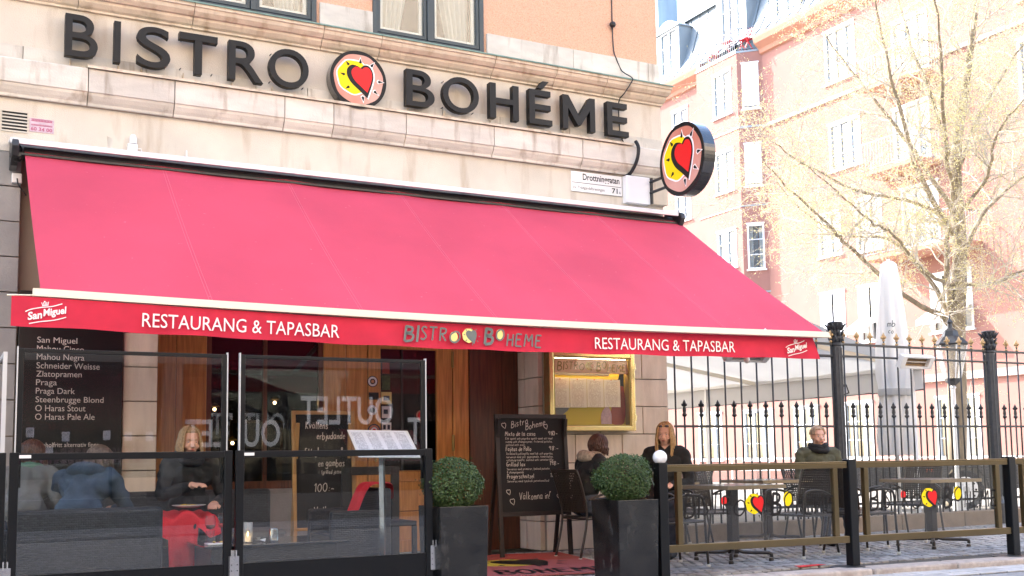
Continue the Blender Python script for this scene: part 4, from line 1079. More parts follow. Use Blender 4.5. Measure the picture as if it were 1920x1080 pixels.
for nm, q, mt, sm in (('bar', tb, 'iron', 1), ('short_bar', sb_, 'iron', 1), ('finial', sp1, 'gilded', 1), ('spike', sp2, 'iron', 1)):
    t_ = q.build(nm, mt, None, smooth=True, base=(0, 0, 0)); PM[nm] = t_
for i, (x0, x1) in enumerate(((7.86, 10.43), (10.57, 13.39), (13.53, 16.43))):
    o = thing('iron_fence', fl_[i], 'fence', ((x0+x1)/2, FY, 0), 'sections of the tall iron fence')
    for z, h in ((2.455, .030), (2.30, .026), (1.375, .028), (.36, .03)): MB().box(x0, x1, FY-.019, FY+.019, z, z+h).build('cross_rail', 'iron', o, bevel=.003)
    n = int(round((x1-x0)/.2455)); st_x = (x1-x0-(n-.5)*.2455)/2+x0
    base = Vector(o.location)
    for k in range(n+1):
        x = x0+.02+(x1-x0-.04)*k/n if i == 0 else x0+.06+(x1-x0-.12)*k/n
        c = cpt(PM['bar'], o, (x-base.x, 0, .20)); c.name = 'bar'
        c = cpt(PM['finial'], o, (x-base.x, 0, 2.485)); c.rotation_euler = (0, 0, random.uniform(-.2, .2))
        if k < n:
            xs = x+(x1-x0)/n/2
            cpt(PM['short_bar'], o, (xs-base.x, 0, .20)); cpt(PM['spike'], o, (xs-base.x, 0, 1.50))
for q in PM.values(): bpy.data.objects.remove(q)
pw = thing('fence_plinth', 'low brown stone plinth under the tall iron fence', 'plinth wall', (12, FY, 0))
x = 7.85
while x < 19: MB().box(x+.004, x+1.196, FY-.10, FY+.12, .0, .215).build('plinth_stone', 'plinth', pw, bevel=.012); x += 1.2

# ------------------------------------------------------------------ planters and box balls
def planter(x0, x1, y0, y1, zt, label, bl):
    o = thing('planter', label, 'planter', ((x0+x1)/2, (y0+y1)/2, 0), 'tall square black planters')
    t = .018; ti = .03
    f = MB()
    for (a0, a1, b0, b1) in ((x0, x1, y0, y0+t), (x0, x1, y1-t, y1), (x0, x0+t, y0+t, y1-t), (x1-t, x1, y0+t, y1-t)):
        n = len(f.v); f.box(a0, a1, b0, b1, .01, zt)
        for i in range(n, n+4):
            v = f.v[i]; cx, cy2 = (x0+x1)/2, (y0+y1)/2
            f.v[i] = (cx+(v[0]-cx)*.93, cy2+(v[1]-cy2)*.93, v[2])
    f.build('body', 'planter', o, bevel=.004)
    MB().box(x0+t, x1-t, y0+t, y1-t, zt-.07, zt-.05).build('soil', 'soil', o)
    s = thing('box_shrub', bl, 'shrub', ((x0+x1)/2, (y0+y1)/2, zt-.05), 'clipped box shrubs in the planters')
    MB().tube([((x0+x1)/2, (y0+y1)/2, zt-.06), ((x0+x1)/2, (y0+y1)/2, zt+.15)], [.02, .012]).build('stem', 'twig', s)
    return o, s
def leafball(c, rx, rz, n, seed, parent, size=.011):
    rnd = random.Random(seed); V = []; F = []
    lum = [(rnd.uniform(-1, 1), rnd.uniform(-1, 1), rnd.uniform(-.6, 1), rnd.uniform(.05, .16)) for _ in range(26)]
    lum = [(Vector(q[:3]).normalized(), q[3]) for q in lum]
    tw = MB()
    for i in range(n):
        th = rnd.uniform(0, 2*math.pi); ph = math.acos(rnd.uniform(-.95, 1)); d = Vector((math.sin(ph)*math.cos(th), math.sin(ph)*math.sin(th), math.cos(ph)))
        rad = 1+.0*d.x
        for q, w in lum:
            dd = d.dot(q)
            if dd > .85: rad += w*(dd-.85)/.15*.9
        rad *= rnd.choice((rnd.uniform(.55, .9), rnd.uniform(.88, 1.0), rnd.uniform(.93, 1.03), rnd.uniform(.96, 1.07)))
        if rnd.random() < .03: rad *= rnd.uniform(1.03, 1.15)
        p = Vector(c)+Vector((d.x*rx, d.y*rx, d.z*rz))*rad
        nn = (d+Vector((rnd.gauss(0, .6), rnd.gauss(0, .6), rnd.gauss(0, .6)+.3))).normalized()
        t = nn.orthogonal().normalized(); t = (Matrix.Rotation(rnd.uniform(0, 6.28), 3, nn) @ t); b = nn.cross(t)
        s = size*rnd.uniform(.7, 1.3); k = len(V)
        V += [tuple(p-t*s), tuple(p+b*s*.55+nn*s*.15), tuple(p+t*s), tuple(p-b*s*.55+nn*s*.15)]; F.append((k, k+1, k+2, k+3))
    m = MB(); m.v = V; m.f = F; m.m = [0]*len(F)
    tag(m.build('foliage', 'leaf', parent), kind='stuff')
    for i in range(90):
        d = Vector((rnd.gauss(0, 1), rnd.gauss(0, 1), rnd.gauss(.3, 1))).normalized()
        tw.tube([(c[0], c[1], c[2]-rz*.5), (c[0]+d.x*rx*.5, c[1]+d.y*rx*.5, c[2]+d.z*rz*.4), (c[0]+d.x*rx*.93, c[1]+d.y*rx*.93, c[2]+d.z*rz*.93)], [.005, .003, .0012], 4, caps=False)
    tw.build('twigs', 'twig', parent)
o, s = planter(4.985, 5.385, 7.60, 8.02, .685, 'black planter beside the white ball post', 'box shrub in the planter beside the white ball post')
leafball((5.185, 7.82, .855), .212, .195, 8500, 3, s)
o, s = planter(3.395, 3.80, 7.60, 8.02, .685, 'black planter at the end of the tall glass screens', 'box shrub in the planter next to the tall glass screens')
leafball((3.585, 7.80, .85), .212, .195, 8500, 5, s)

# ------------------------------------------------------------------ carpet with emblem
cp_ = thing('door_mat', 'red entrance mat with a printed heart and the word BOHEME between the planters', 'mat', (4.9, 9.4, 0), None)
ang = -.20; U = Vector((math.cos(ang), math.sin(ang), 0)); Vv = Vector((-math.sin(ang), math.cos(ang), 0))
B = (Vector((4.95, 9.45, .024)), U, Vv, Vector((0, 0, 1)))
MB().ext([(-.85, -1.05), (.85, -1.05), (.85, .25), (-.85, .25)], B, 0, .010).build('pile', 'carpet_pink', cp_); MB().ext([(-.85, .251), (.85, .251), (.85, 1.05), (-.85, 1.05)], B, 0, .0102).build('pile', 'carpet', cp_)
emblem((B[0]+U*.10+Vv*.05, U, Vv, B[3]), .58, cp_, 'yellow_paper', None, 'sign_black', t=.0105, white=False, th=.001)
t = MB(); hand(t, 'BOHEME', B, -.35, -.92, .34, .045, .012, fit=1.05); hand(t, 'BISTRO', B, -.80, -.45, .0001, .0001, .012); t.build('lettering', 'sign_black', cp_)

# ------------------------------------------------------------------ chalkboards and menu stand
def tilt_basis(x, y, z, tilt): return basis((x, y, z), (1, 0, 0), (0, -math.cos(tilt), math.sin(tilt)))
ch = thing('chalkboard', 'black standing chalkboard with dishes, prices and hearts beside the entrance', 'chalkboard', (5.6, 10.15, 0))
tl = .07; x0, x1 = 5.175, 6.035; w = x1-x0; zb = .44; h = 1.06
B = tilt_basis(x0, 10.12, zb, tl)
MB().ext([(.03, .03), (w-.03, .03), (w-.03, h-.03), (.03, h-.03)], B, -.015, 0).build('board', 'chalkboard', ch)
f = MB()
for p in ([(0, -.42), (.045, -.42), (.045, h), (0, h)], [(w-.045, -.42), (w, -.42), (w, h), (w-.045, h)], [(.0455, 0), (w-.0455, 0), (w-.0455, .045), (.0455, .045)], [(.0455, h-.045), (w-.0455, h-.045), (w-.0455, h), (.0455, h)]): f.ext(p, B, -.02, .014)
f.build('frame', 'board_frame', ch, bevel=.003)
lg = MB()
for xx in (x0+.03, x1-.03): lg.bar((xx, 10.14, 1.45), (xx, 10.42, .02), .035, .03)
lg.build('rear_leg', 'board_frame', ch)
t = MB(); wk = .0050
hand(t, 'Bistro', B, .19, h-.145, .07, wk*1.1, rise=.25, fit=.20); hand(t, 'Boheme', B, .36, h-.165, .07, wk*1.1, rise=.22, fit=.24)
def heart_line(B, u, v, s): t.ribbon([(u+a*s, v+b*s) for a, b in HEART]+[(u+HEART[0][0]*s, v+HEART[0][1]*s)], .006, B, .002)
for q in ((.10, h-.12, .065), (.60, h-.13, .06), (.69, h-.20, .05), (.12, .25, .06), (.16, .15, .07), (.72, .19, .06)): heart_line(B, *q)
yy = .835
items = [('Mixto de la casa', '98:-', ['Ett spett och paprika spett samt ett med', 'svamp och champinjoner, friterad potatis,', 'sallad och aioli'], .36), ('Fajitas de Pollo', '98:-', ['Strimlad kycklingfile med lök och paprika,', 'serveras med ost, guacamole, tomatsalsa,', 'vitlöksgräddfil, sallad och vetetortilla'], .30),
         ('Grillad lax', '198:-', ['Serveras med primörer, bakad potatis', '& champagnesås'], .22), ('Pragerschnitzel', '185:-', ['Serveras med tjeckisk potatissallad'], .32)]
for (a_, p_, ls, fw_) in items:
    hand(t, a_, B, .115, yy, .045, wk, fit=fw_); hand(t, p_, B, .63, yy+.005, .042, wk, fit=.115); yy -= .040
    for l in ls: hand(t, l, B, .118, yy,   .023, .0027, fit=min(.56, len(l)*.0141)); yy -= .033
    yy -= .020
hand(t, 'Välkomna in!', B, .25, .17, .075, wk, fit=.37)
t.build('chalk_writing', 'chalk', ch)
ch2 = thing('chalkboard', 'oak framed chalkboard with evening offer standing behind the menu stand', 'chalkboard', (3.3, 10.2, 0))
tl = .06; B = tilt_basis(3.02, 10.12, .42, tl); w, h = .62, 1.10
MB().ext([(.03, -.0), (w-.03, -.0), (w-.03, h-.03), (.03, h-.03)], B, -.015, 0).build('board', 'chalkboard', ch2)
f = MB()
for p in ([(0, -.35), (.035, -.35), (.035, h), (0, h)], [(w-.035, -.35), (w, -.35), (w, h), (w-.035, h)], [(.0355, h-.035), (w-.0355, h-.035), (w-.0355, h), (.0355, h)], [(.0355, -.03), (w-.0355, -.03), (w-.0355, -.001), (.0355, -.001)]): f.ext(p, B, -.02, .012)
f.build('frame', 'oak_frame', ch2, bevel=.002)
MB().bar((3.06, 10.12, 1.4), (3.06, 10.34, .02), .03, .03).bar((3.58, 10.12, 1.4), (3.58, 10.34, .02), .03, .03).build('rear_leg', 'oak_frame', ch2)
t = MB()
for s_, u, v, f_ in (('Kvällens', .13, .93, .22), ('erbjudande', .24, .83, .28), ('Ett glas cava &', .12, .68, .38), ('en gambas', .25, .57, .26)): hand(t, s_, B, u, v, .068, .007, fit=f_)
hand(t, '(grillad jätteräka)', B, .28, .50, .035, .005, fit=.28); hand(t, '100:-', B, .20, .33, .08, .007, fit=.2); hand(t, 'Välkomna!', B, .20, .12, .07, .007, fit=.32)
heart_line(B, .50, .04, .06)
t.build('chalk_writing', 'chalk', ch2)
ms = thing('menu_stand', 'menu lectern with printed pages on a steel pole behind the second glass screen', 'menu stand', (3.36, 8.75, 0))
MB().tube(catmull([(3.40, 8.80, .012), (3.40, 8.80, .5), (3.39, 8.79, 1.0), (3.38, 8.75, 1.12)], 3), .028, 4).build('pole', 'steel', ms)
MB().lathe([(.19, 0), (.19, .012), (.03, .02)], (3.40, 8.80, .0), 24).build('foot', 'steel', ms)
tl = .95; Bm = basis((3.36, 8.66, 1.17), (1, -.03, -.02), (.05, -math.cos(tl), math.sin(tl)))
MB().ext([(-.33, -.22), (.33, -.22), (.33, .24), (-.33, .24)], Bm, -.012, -.006).build('acrylic_shelf', 'clear', ms)
ob = MB()
ob.ext([(-.27, -.19), (.27, -.19), (.27, .21), (-.27, .21)], Bm, 0, .004); ob.build('backing', 'white_metal', ms)
for k in range(1): MB().ext([(-.25, -.175), (.25, -.175), (.25, .20), (-.25, .20)], Bm, .0045, .0055).build('menu_page', 'menu_print', ms)

# ------------------------------------------------------------------ outdoor chairs and tables (right terrace)
def make_chair(label):
    o = thing('terrace_chair', label, 'chair', (0, 0, 0), 'woven terrace chairs')
    R = .0125
    for sx in (-1, 1):
        # front leg rising into the armrest, then curving to the back
        MB().tube(catmull([(sx*.25, -.27, .02), (sx*.255, -.245, .40), (sx*.26, -.235, .60), (sx*.262, -.17, .66), (sx*.262, .02, .655), (sx*.245, .20, .60)], 4), R, 8).build('armrest', 'chair_tube', o, smooth=True)
        MB().tube(catmull([(sx*.22, .30, .02), (sx*.22, .21, .42), (sx*.225, .26, .70), (sx*.225, .33, .90)], 4), R, 8).build('rear_leg', 'chair_tube', o, smooth=True)
    MB().tube([(-.225, .33, .895), (.225, .33, .895)], R, 8).tube([(-.22, .205, .41), (.22, .205, .41)], R, 8).tube([(-.25, -.235, .42), (.25, -.235, .42)], R, 8).tube([(-.25, -.235, .42), (-.22, .205, .41)], R, 8).tube([(.25, -.235, .42), (.22, .205, .41)], R, 8).build('frame', 'chair_tube', o)
    g = MB()
    for sx in (-1, 1): g.lathe([(.019, 0), (.022, .012), (.018, .028)], (sx*.25, -.27, 0), 10).lathe([(.019, 0), (.022, .012), (.018, .028)], (sx*.22, .30, 0), 10)
    g.build('foot_cap', 'glide', o)
    wv = MB()
    def bk(u, v): # back surface
        y = .215+.115*v*v+.02*v; return Vector((u*.215, y, .47+v*.42))
    for i in range(15):
        u = -1+2*(i+.5)/15
        P = [bk(u, v/4) for v in range(5)]
        for a_, b_ in zip(P, P[1:]): wv.bar(a_, b_, .018, .003, up=(0, 1, 0))
    for j in range(17):
        v = (j+.5)/17; wv.bar(bk(-1, v)+Vector((0, -.003, 0)), bk(1, v)+Vector((0, -.003, 0)), .003, .013, up=(0, 0, 1))
    wv.build('woven_back', 'chair_tube', o)
    sv = MB()
    for i in range(17): x = -.225+.45*(i+.5)/17; sv.box(x-.010, x+.010, -.225, .20, .425, .429)
    for j in range(16): y = -.225+.425*(j+.5)/16; sv.box(-.235, .235, y-.009, y+.009, .4295, .432)
    sv.build('woven_seat', 'chair_tube', o)
    return o
chairs = [((7.86, 8.62), -math.pi/2+.12, 'woven armchair at the right side of the near left table facing left'), ((6.16, 8.55), math.pi/2-.1, 'woven armchair at the left side of the near left table next to the ball post'),
          ((7.35, 9.55), -.1, 'empty woven chair between the two seated people with its back to the fence'), ((6.72, 9.62), math.pi*.62, 'woven chair the blonde woman sits on'),
          ((9.22, 9.86), -.05, 'woven chair under the person in the olive jacket'), ((8.50, 8.45), math.pi/2-.15, 'woven armchair left of the near right table'),
          ((8.95, 9.0), math.pi/2+.2, 'woven chair just left of the near right table, farther from the rail'),
          ((6.03, 9.70), math.pi/2+.06, 'brown woven chair between the chalkboard and the right planter'), ((7.55, 10.25), -math.pi/2, 'woven chair opposite the dark haired person by the wall'), ((10.28, 9.35), -math.pi/2+.3, 'woven armchair left of the added vehicle wheel beyond the fence')]
c0 = make_chair(chairs[0][2]); c0.location = (*chairs[0][0], .012); 
for i, (p, rz, lb) in enumerate(chairs[1:]): copy_tree(c0, None, (*p, .012), rz, lb)
c0.rotation_euler = (0, 0, chairs[0][1])
def make_table(label):
    o = thing('terrace_table', label, 'table', (0, 0, 0), 'square terrace tables')
    MB().box(-.36, .36, -.36, .36, .712, .738).build('table_top', 'wood_table', o, bevel=.004)
    e = MB()
    for (a_, b_, c_, d_) in ((-.372, .372, -.372, -.361), (-.372, .372, .361, .372), (-.372, -.361, -.361, .361), (.361, .372, -.361, .361)): e.box(a_, b_, c_, d_, .702, .736)
    e.build('edge_trim', 'table_edge', o)
    MB().box(-.04, .04, -.04, .04, .07, .70).box(-.16, .16, -.16, .16, .695, .7105).build('pedestal', 'chair_tube', o, bevel=.005)
    for k in range(4):
        a_ = math.pi/4+k*math.pi/2; c_, s_ = math.cos(a_), math.sin(a_)
        MB().tube(catmull([(c_*.03, s_*.03, .12), (c_*.10, s_*.10, .085), (c_*.34, s_*.34, .08), (c_*.36, s_*.36, .04)], 3), .018, 8).lathe([(.022, 0), (.026, .012), (.02, .032)], (c_*.36, s_*.36, 0), 10).build('foot', 'chair_tube', o, smooth=False)
    return o
tabs = [((6.98, 8.62), .04, 'square table with bronze edge behind the left logo panel'), ((9.72, 8.60), -.04, 'square table with bronze edge behind the right logo panel'), ((8.62, 10.0), 0, 'square table between the blonde woman and the person in olive'),
        ((6.95, 9.95), .1, 'square table in front of the dark haired person by the wall')]
t0 = make_table(tabs[0][2])
for p, rz, lb in tabs[1:]: copy_tree(t0, None, (*p, .012), rz, lb)
t0.location = (*tabs[0][0], .012); t0.rotation_euler = (0, 0, tabs[0][1])
def goblet(x, y, z, h, label, fill=None, stem=True, r=.035, mt='clear'):
    o = thing('glass', label, 'glass', (x, y, z), 'glasses on the tables')
    pr = [(.032, 0), (.030, .004), (.005, .008), (.005, h*.45), (r*.7, h*.52), (r, h*.72), (r*.82, h), (r*.80, h-.001), (r*.97, h*.72), (r*.67, h*.54), (.001, h*.49)] if stem else [(r*.8, 0), (r, h), (r-.002, h), (r*.8-.002, .006), (.001, .006)]
    MB().lathe(pr, (x, y, z), 16).build('bowl', mt, o, smooth=True)
    if fill:
        if stem: MB().lathe([(.002, h*.51), (r*.62, h*.55), (r*.9, h*.66), (.001, h*.661)], (x, y, z), 16).build('drink', fill, o, smooth=True)
        else: MB().lathe([(r*.7, .01), (r*.9, h*.6), (.001, h*.601)], (x, y, z), 16).build('drink', fill, o)
    return o
goblet(8.45, 9.92, .75, .19, 'tall clear glass on the table between the two seated people', None, False, .038)
goblet(6.85, 9.85, .75, .20, 'wine glass on the table of the dark haired person')
n_ = thing('napkin', 'red paper on the cobbles under the left logo panel', 'paper', (7.15, 7.66, .02)); MB().ext([(0, 0), (.35, .03), (.32, .10), (.05, .12)], (Vector((7.0, 7.72, .02)), Vector((1, 0, 0)), Vector((0, 1, 0)), Vector((0, 0, 1))), 0, .002).build('sheet', 'sign_red', n_)

# ------------------------------------------------------------------ lounge corner behind the tall screens
def cushion(mb, x0, x1, y0, y1, z0, z1, r=.04, n=8):
    pass
so1 = thing('wicker_sofa', 'dark wicker sofa with its back to the left glass screen', 'sofa', (.95, 8.4, 0))
MB().box(.50, 1.50, 8.22, 8.34, .03, .735).build('backrest', 'wicker', so1, bevel=.03)
MB().box(.50, 1.50, 8.342, 8.95, .08, .36).build('base', 'wicker', so1, bevel=.02); MB().box(.53, 1.47, 8.35, 8.93, .362, .46).build('cushion', 'cloth_dark', so1, bevel=.03)
MB().box(.42, .498, 8.22, 8.95, .03, .60).build('armrest', 'wicker', so1, bevel=.02)
so2 = thing('wicker_sofa', 'dark wicker sofa along the wall under the eating woman', 'sofa', (1.9, 9.8, 0))
MB().box(1.30, 2.75, 9.30, 9.90, .05, .36).build('base', 'wicker', so2, bevel=.02); MB().box(1.32, 2.73, 9.31, 9.88, .362, .46).build('cushion', 'cloth_grey', so2, bevel=.03); MB().box(1.30, 2.75, 9.902, 10.02, .05, .80).build('backrest', 'wicker', so2, bevel=.03)
ar = thing('wicker_armchair', 'dark wicker armchair with a red blanket over its back', 'armchair', (3.3, 9.2, 0))
MB().box(3.42, 3.53, 8.92, 9.55, .04, .80).build('backrest', 'wicker', ar, bevel=.02); MB().box(2.98, 3.418, 8.97, 9.50, .06, .40).build('seat', 'wicker', ar, bevel=.02)
MB().box(2.98, 3.418, 8.90, 8.968, .04, .62).build('armrest', 'wicker', ar, bevel=.02); MB().box(2.98, 3.418, 9.502, 9.57, .04, .62).build('armrest', 'wicker', ar, bevel=.02)
bl = thing('blanket', 'red blanket draped over the back of the wicker armchair', 'blanket', (3.4, 9.2, .5))
m = MB(); P = catmull([(3.18, .52), (3.24, .60), (3.30, .74), (3.36, .83), (3.46, .845), (3.56, .82), (3.57, .70)], 4)
for (x, z) in P:
    for j in range(9):
        y = 8.98+j*.035; m.v.append((x+.012*math.sin(j*1.7), y, z+.010*math.sin(j*1.3+x*9)))
for i in range(len(P)-1):
    for j in range(8): a_ = i*9+j; m.f.append((a_, a_+1, a_+10, a_+9)); m.m.append(0)
m.build('cloth', 'blanket', bl, smooth=True)
bc = thing('black_chair', 'black framed chair between the wicker armchair and the oak door', 'chair', (3.75, 9.9, 0))
MB().box(3.45, 3.53, 9.98, 10.02, .02, .98).box(3.95, 4.03, 9.98, 10.02, .02, .98).box(3.53, 3.95, 9.98, 10.02, .90, .98).box(3.53, 3.95, 9.981, 10.019, .42, .47).build('back_frame', 'black_matt', bc, bevel=.006)
MB().box(3.45, 4.03, 9.55, 9.979, .43, .475).build('seat', 'black_matt', bc, bevel=.008); MB().box(3.45, 3.49, 9.55, 9.59, .01, .43).box(3.99, 4.03, 9.55, 9.59, .01, .43).build('front_leg', 'black_matt', bc)
lt = thing('low_table', 'low black wicker table with glossy top holding candle and glasses', 'table', (2.2, 8.6, 0))
MB().box(1.86, 2.84, 8.30, 8.90, .05, .415).build('base', 'wicker', lt, bevel=.02); MB().box(1.80, 2.90, 8.25, 8.95, .418, .430).build('table_top', 'gloss_black', lt, bevel=.003)
zt = .431
cd = thing('candle_holder', 'frosted glass candle holder glowing on the low table', 'candle', (2.20, 8.45, zt))
MB().lathe([(.034, .005), (.034, .155), (.031, .155), (.031, .008), (.001, .008)], (2.16, 8.42, zt), 20).build('frosted_glass', 'frost', cd, smooth=True); MB().lathe([(.022, .01), (.022, .05)], (2.16, 8.42, zt), 14).build('candle', 'candle', cd); MB().lathe([(.001, .052), (.006, .062), (.001, .085)], (2.16, 8.42, zt), 8).build('flame', 'flame', cd)
cn = thing('steel_canister', 'brushed steel canister on the low table right of the candle', 'canister', (2.36, 8.42, zt)); MB().lathe([(.034, 0), (.037, .012), (.038, .06), (.033, .095), (.033, .10), (.029, .10)], (2.36, 8.42, zt), 20).build('body', 'steel', cn, smooth=True)
nk = thing('crumpled_napkin', 'small crumpled white napkin between candle and canister', 'napkin', (2.27, 8.42, zt))
m = MB(); rnd = random.Random(4)
for k in range(9):
    a_ = rnd.uniform(0, 6.28); m.quad((2.25, 8.42, zt+.02), (2.25+.05*math.cos(a_), 8.42+.04*math.sin(a_), zt+rnd.uniform(0, .05)), (2.25+.05*math.cos(a_+.7), 8.42+.04*math.sin(a_+.7), zt+rnd.uniform(0, .05)))
m.build('paper', 'porcelain', nk)
tr = thing('tray', 'white rectangular plate with leftovers on the low table under the glasses', 'plate', (1.95, 8.5, zt)); MB().box(1.84, 2.02, 8.33, 8.46, zt, zt+.014).build('plate', 'porcelain', tr, bevel=.006); MB().sphere((1.90, 8.39, zt+.018), .012, 8).sphere((1.96, 8.40, zt+.017), .016, 8, sc=(1.4, 1, .5)).build('food', 'food', tr)
goblet(1.90, 8.52, zt, .21, 'stemmed glass with amber drink on the low table near the eating woman', 'wine', True, .042)
goblet(2.00, 8.60, zt, .22, 'slim flute with red drink on the low table', 'juice', True, .028)
goblet(1.93, 8.66, zt, .09, 'short tumbler on the low table behind the stemmed glass', None, False, .035); goblet(2.02, 8.50, zt, .10, 'short tumbler with pink drink on the low table beside the plate', 'juice', False, .033); goblet(2.08, 8.58, zt, .10, 'short clear tumbler on the low table beside the flute', None, False, .033)
for i, (x, z, lb) in enumerate(((3.42, 1.70, 'small warm lamp glowing behind the oak window'), (2.75, 1.62, 'tiny warm lamp at the left inside the oak window'), (2.95, 1.25, 'warm lamp low inside the oak window'))):
    o = thing('inside_lamp', lb, 'lamp', (x, 12.2, z), 'warm lamps inside the restaurant'); MB().lathe([(.05, 0), (.05, .012), (.012, .04)], (x, 12.2, z+.03), 12).build('shade', 'brass_dark', o); MB().sphere((x, 12.2, z), .018, 10).build('light_source', 'lamp_glow', o)
# ------------------------------------------------------------------ people
def caps(bm_, a, b, ra, rb, n=14, rings=5):
    # tapered capsule appended to MB
    a = Vector(a); b = Vector(b); d = b-a; L = d.length
    if L < 1e-6: d = Vector((0, 0, 1)); L = 1e-6
    d.normalize(); pts = []; rs = []
    for i in range(rings+1):
        t = math.pi/2*(1-i/rings); pts.append(a-d*ra*math.sin(t)); rs.append(max(ra*math.cos(t), 1e-4))
    for i in range(rings+1):
        t = math.pi/2*i/rings; pts.append(b+d*rb*math.sin(t)); rs.append(max(rb*math.cos(t), 1e-4))
    bm_.tube(pts, rs, n)
def person(label, loc, rz, mats, hair, pose=None, voxel=.0085, face_on=True, scarf=None, sunglasses=False, hands_visible=True, hairlen=.32, hood=None):
    """pose: joints in local space, facing -Y, seat surface at .46"""
    J = dict(pel=(0, .02, .56), wai=(0, .03, .72), che=(0, .02, .94), nec=(0, .0, 1.08), hd=(0, -.025, 1.205), sL=(.185, .01, 1.02), sR=(-.185, .01, 1.02), eL=(.25, -.03, .76), eR=(-.25, -.03, .76),
             wL=(.10, -.26, .74), wR=(-.10, -.26, .74), hL=(.09, 0, .54), hR=(-.09, 0, .54), kL=(.13, -.44, .54), kR=(-.13, -.44, .54), aL=(.13, -.46, .10), aR=(-.13, -.46, .10), look=(0, -1, 0))
    J.update(pose or {}); J = {k: Vector(v) for k, v in J.items()}
    segs = []  # a,b,ra,rb,mat
    T, L, K, SH = 0, 1, 2, 3
    A = lambda a, b, ra, rb, m: segs.append((Vector(a), Vector(b), ra, rb, m))
    A(J['pel']+Vector((-.07, 0, 0)), J['pel']+Vector((.07, 0, 0)), .125, .125, L); A(J['pel'], J['wai'], .13, .125, T); A(J['wai']+Vector((-.04, 0, 0)), J['wai']+Vector((.04, 0, 0)), .125, .125, T)
    sd = (J['sL']-J['sR'])*.5; up = (J['nec']-J['wai']).normalized()
    A(J['wai'], J['che'], .125, .135, T); A(J['che']-sd*.42, J['che']+sd*.42, .118, .118, T); A(J['sR']*.8+J['nec']*.2, J['sL']*.8+J['nec']*.2, .075, .075, T)
    A(J['sR'], J['nec'], .062, .055, T); A(J['sL'], J['nec'], .062, .055, T); A(J['nec']-up*.03, J['hd']-Vector((0, -.015, .05)), .056, .052, K)
    for s in 'LR':
        A(J['s'+s], J['e'+s], .066, .050, T); A(J['e'+s], J['w'+s], .050, .034, T)
        A(J['h'+s], J['k'+s], .090, .064, L); A(J['k'+s], J['a'+s], .062, .042, L)
        f = Vector((0, -.16, -.055)); A(J['a'+s]+Vector((0, .03, -.04)), J['a'+s]+f, .042, .034, SH)
        # hand
        w = J['w'+s]; d = (w-J['e'+s]).normalized(); hd_ = pose.get('hand'+s) if pose else None
        hd_ = Vector(hd_).normalized() if hd_ else d
        side = hd_.cross(Vector((0, 0, 1))); side = side.normalized() if side.length > .05 else Vector((1, 0, 0)); nrm = side.cross(hd_)
        sg = 1 if s == 'L' else -1
        for q in (-.024, 0, .024): A(w+d*.02+side*q*.6, w+hd_*.075+side*q, .018, .014, K)
        A(w-d*.02, w+hd_*.02, .030, .027, K)
        for k, (o_, l_) in enumerate(((-.031, .062), (-.0105, .074), (.0105, .070), (.031, .056))):
            p0 = w+hd_*.080+side*o_; p1 = p0+hd_*l_*.5-nrm*.008; p2 = p1+hd_*l_*.30-nrm*.022
            A(p0, p1, .0105, .0098, K); A(p1, p2, .0098, .0088, K)
        p0 = w+hd_*.028+side*(-sg*.026); p1 = p0+hd_*.032+side*(-sg*.026)-nrm*.012; p2 = p1+hd_*.026-nrm*.012-side*(-sg*.006)
        A(p0, p1, .0135, .0115, K); A(p1, p2, .0115, .0095, K)
    # head
    lk = J['look'].normalized(); rt = lk.cross(Vector((0, 0, 1))).normalized(); hu = rt.cross(lk); H = J['hd']
    hp = lambda x, y, z: H+rt*x+lk*y+hu*z      # x right, y forward, z up
    m = MB(); headseg = []
    def blob(c, r, scx=(1, 1, 1)):
        k0 = len(m.v); m.sphere((0, 0, 0), r, 18, sc=scx)
        for i in range(k0, len(m.v)):
            v = m.v[i]; m.v[i] = tuple(c+rt*v[0]+lk*v[1]+hu*v[2])
        headseg.append((c, r))
    blob(hp(0, -.012, .022), .09, (.84, 1.06, 1.03)); blob(hp(0, .018, -.04), .066, (.86, 1.0, 1.0)); blob(hp(0, .050, -.082), .026, (1.15, .9, .8))
    blob(hp(0, .070, -.005), .024, (1.9, .8, .7))
    for a_, b_, ra, rb in ((hp(0, .082, .008), hp(0, .106, -.028), .0085, .0125), (hp(-.012, .094, -.031), hp(.012, .094, -.031), .0085, .0085), (hp(-.018, .080, -.058), hp(.018, .080, -.058), .0105, .0105), (hp(-.03, .074, .030), hp(.03, .074, .030), .012, .012)): caps(m, a_, b_, ra, rb, 10)
    for sx in (-1, 1):
        caps(m, hp(sx*.077, -.010, -.018), hp(sx*.083, -.018, .020), .009, .013, 8); blob(hp(sx*.040, .058, -.030), .024)
    for a_, b_, ra, rb, mt in segs: caps(m, a_, b_, ra, rb)
    tmp = m.build('tmp', 'skin', None, base=(0, 0, 0))
    r = tmp.modifiers.new('r', 'REMESH'); r.mode = 'VOXEL'; r.voxel_size = voxel
    sm = tmp.modifiers.new('s', 'SMOOTH'); sm.iterations = 3; sm.factor = .5
    dg = bpy.context.evaluated_depsgraph_get(); me = bpy.data.meshes.new_from_object(tmp.evaluated_get(dg)); bpy.data.objects.remove(tmp)
    me.name = 'person'
    # dress: every face takes the cloth of the limb it belongs to
    n = len(me.polygons); C = np.zeros(n*3); me.polygons.foreach_get('center', C); C = C.reshape(-1, 3)
    best = np.full(n, 1e9); idx = np.zeros(n, int)
    for a_, b_, ra, rb, mt in segs:
        a_ = np.array(a_); b_ = np.array(b_); ab = b_-a_; L2 = max(ab@ab, 1e-12); t = np.clip(((C-a_)@ab)/L2, 0, 1)
        dd = np.linalg.norm(C-(a_+t[:, None]*ab), axis=1)-(ra+(rb-ra)*t)
        k = dd < best; best[k] = dd[k]; idx[k] = mt
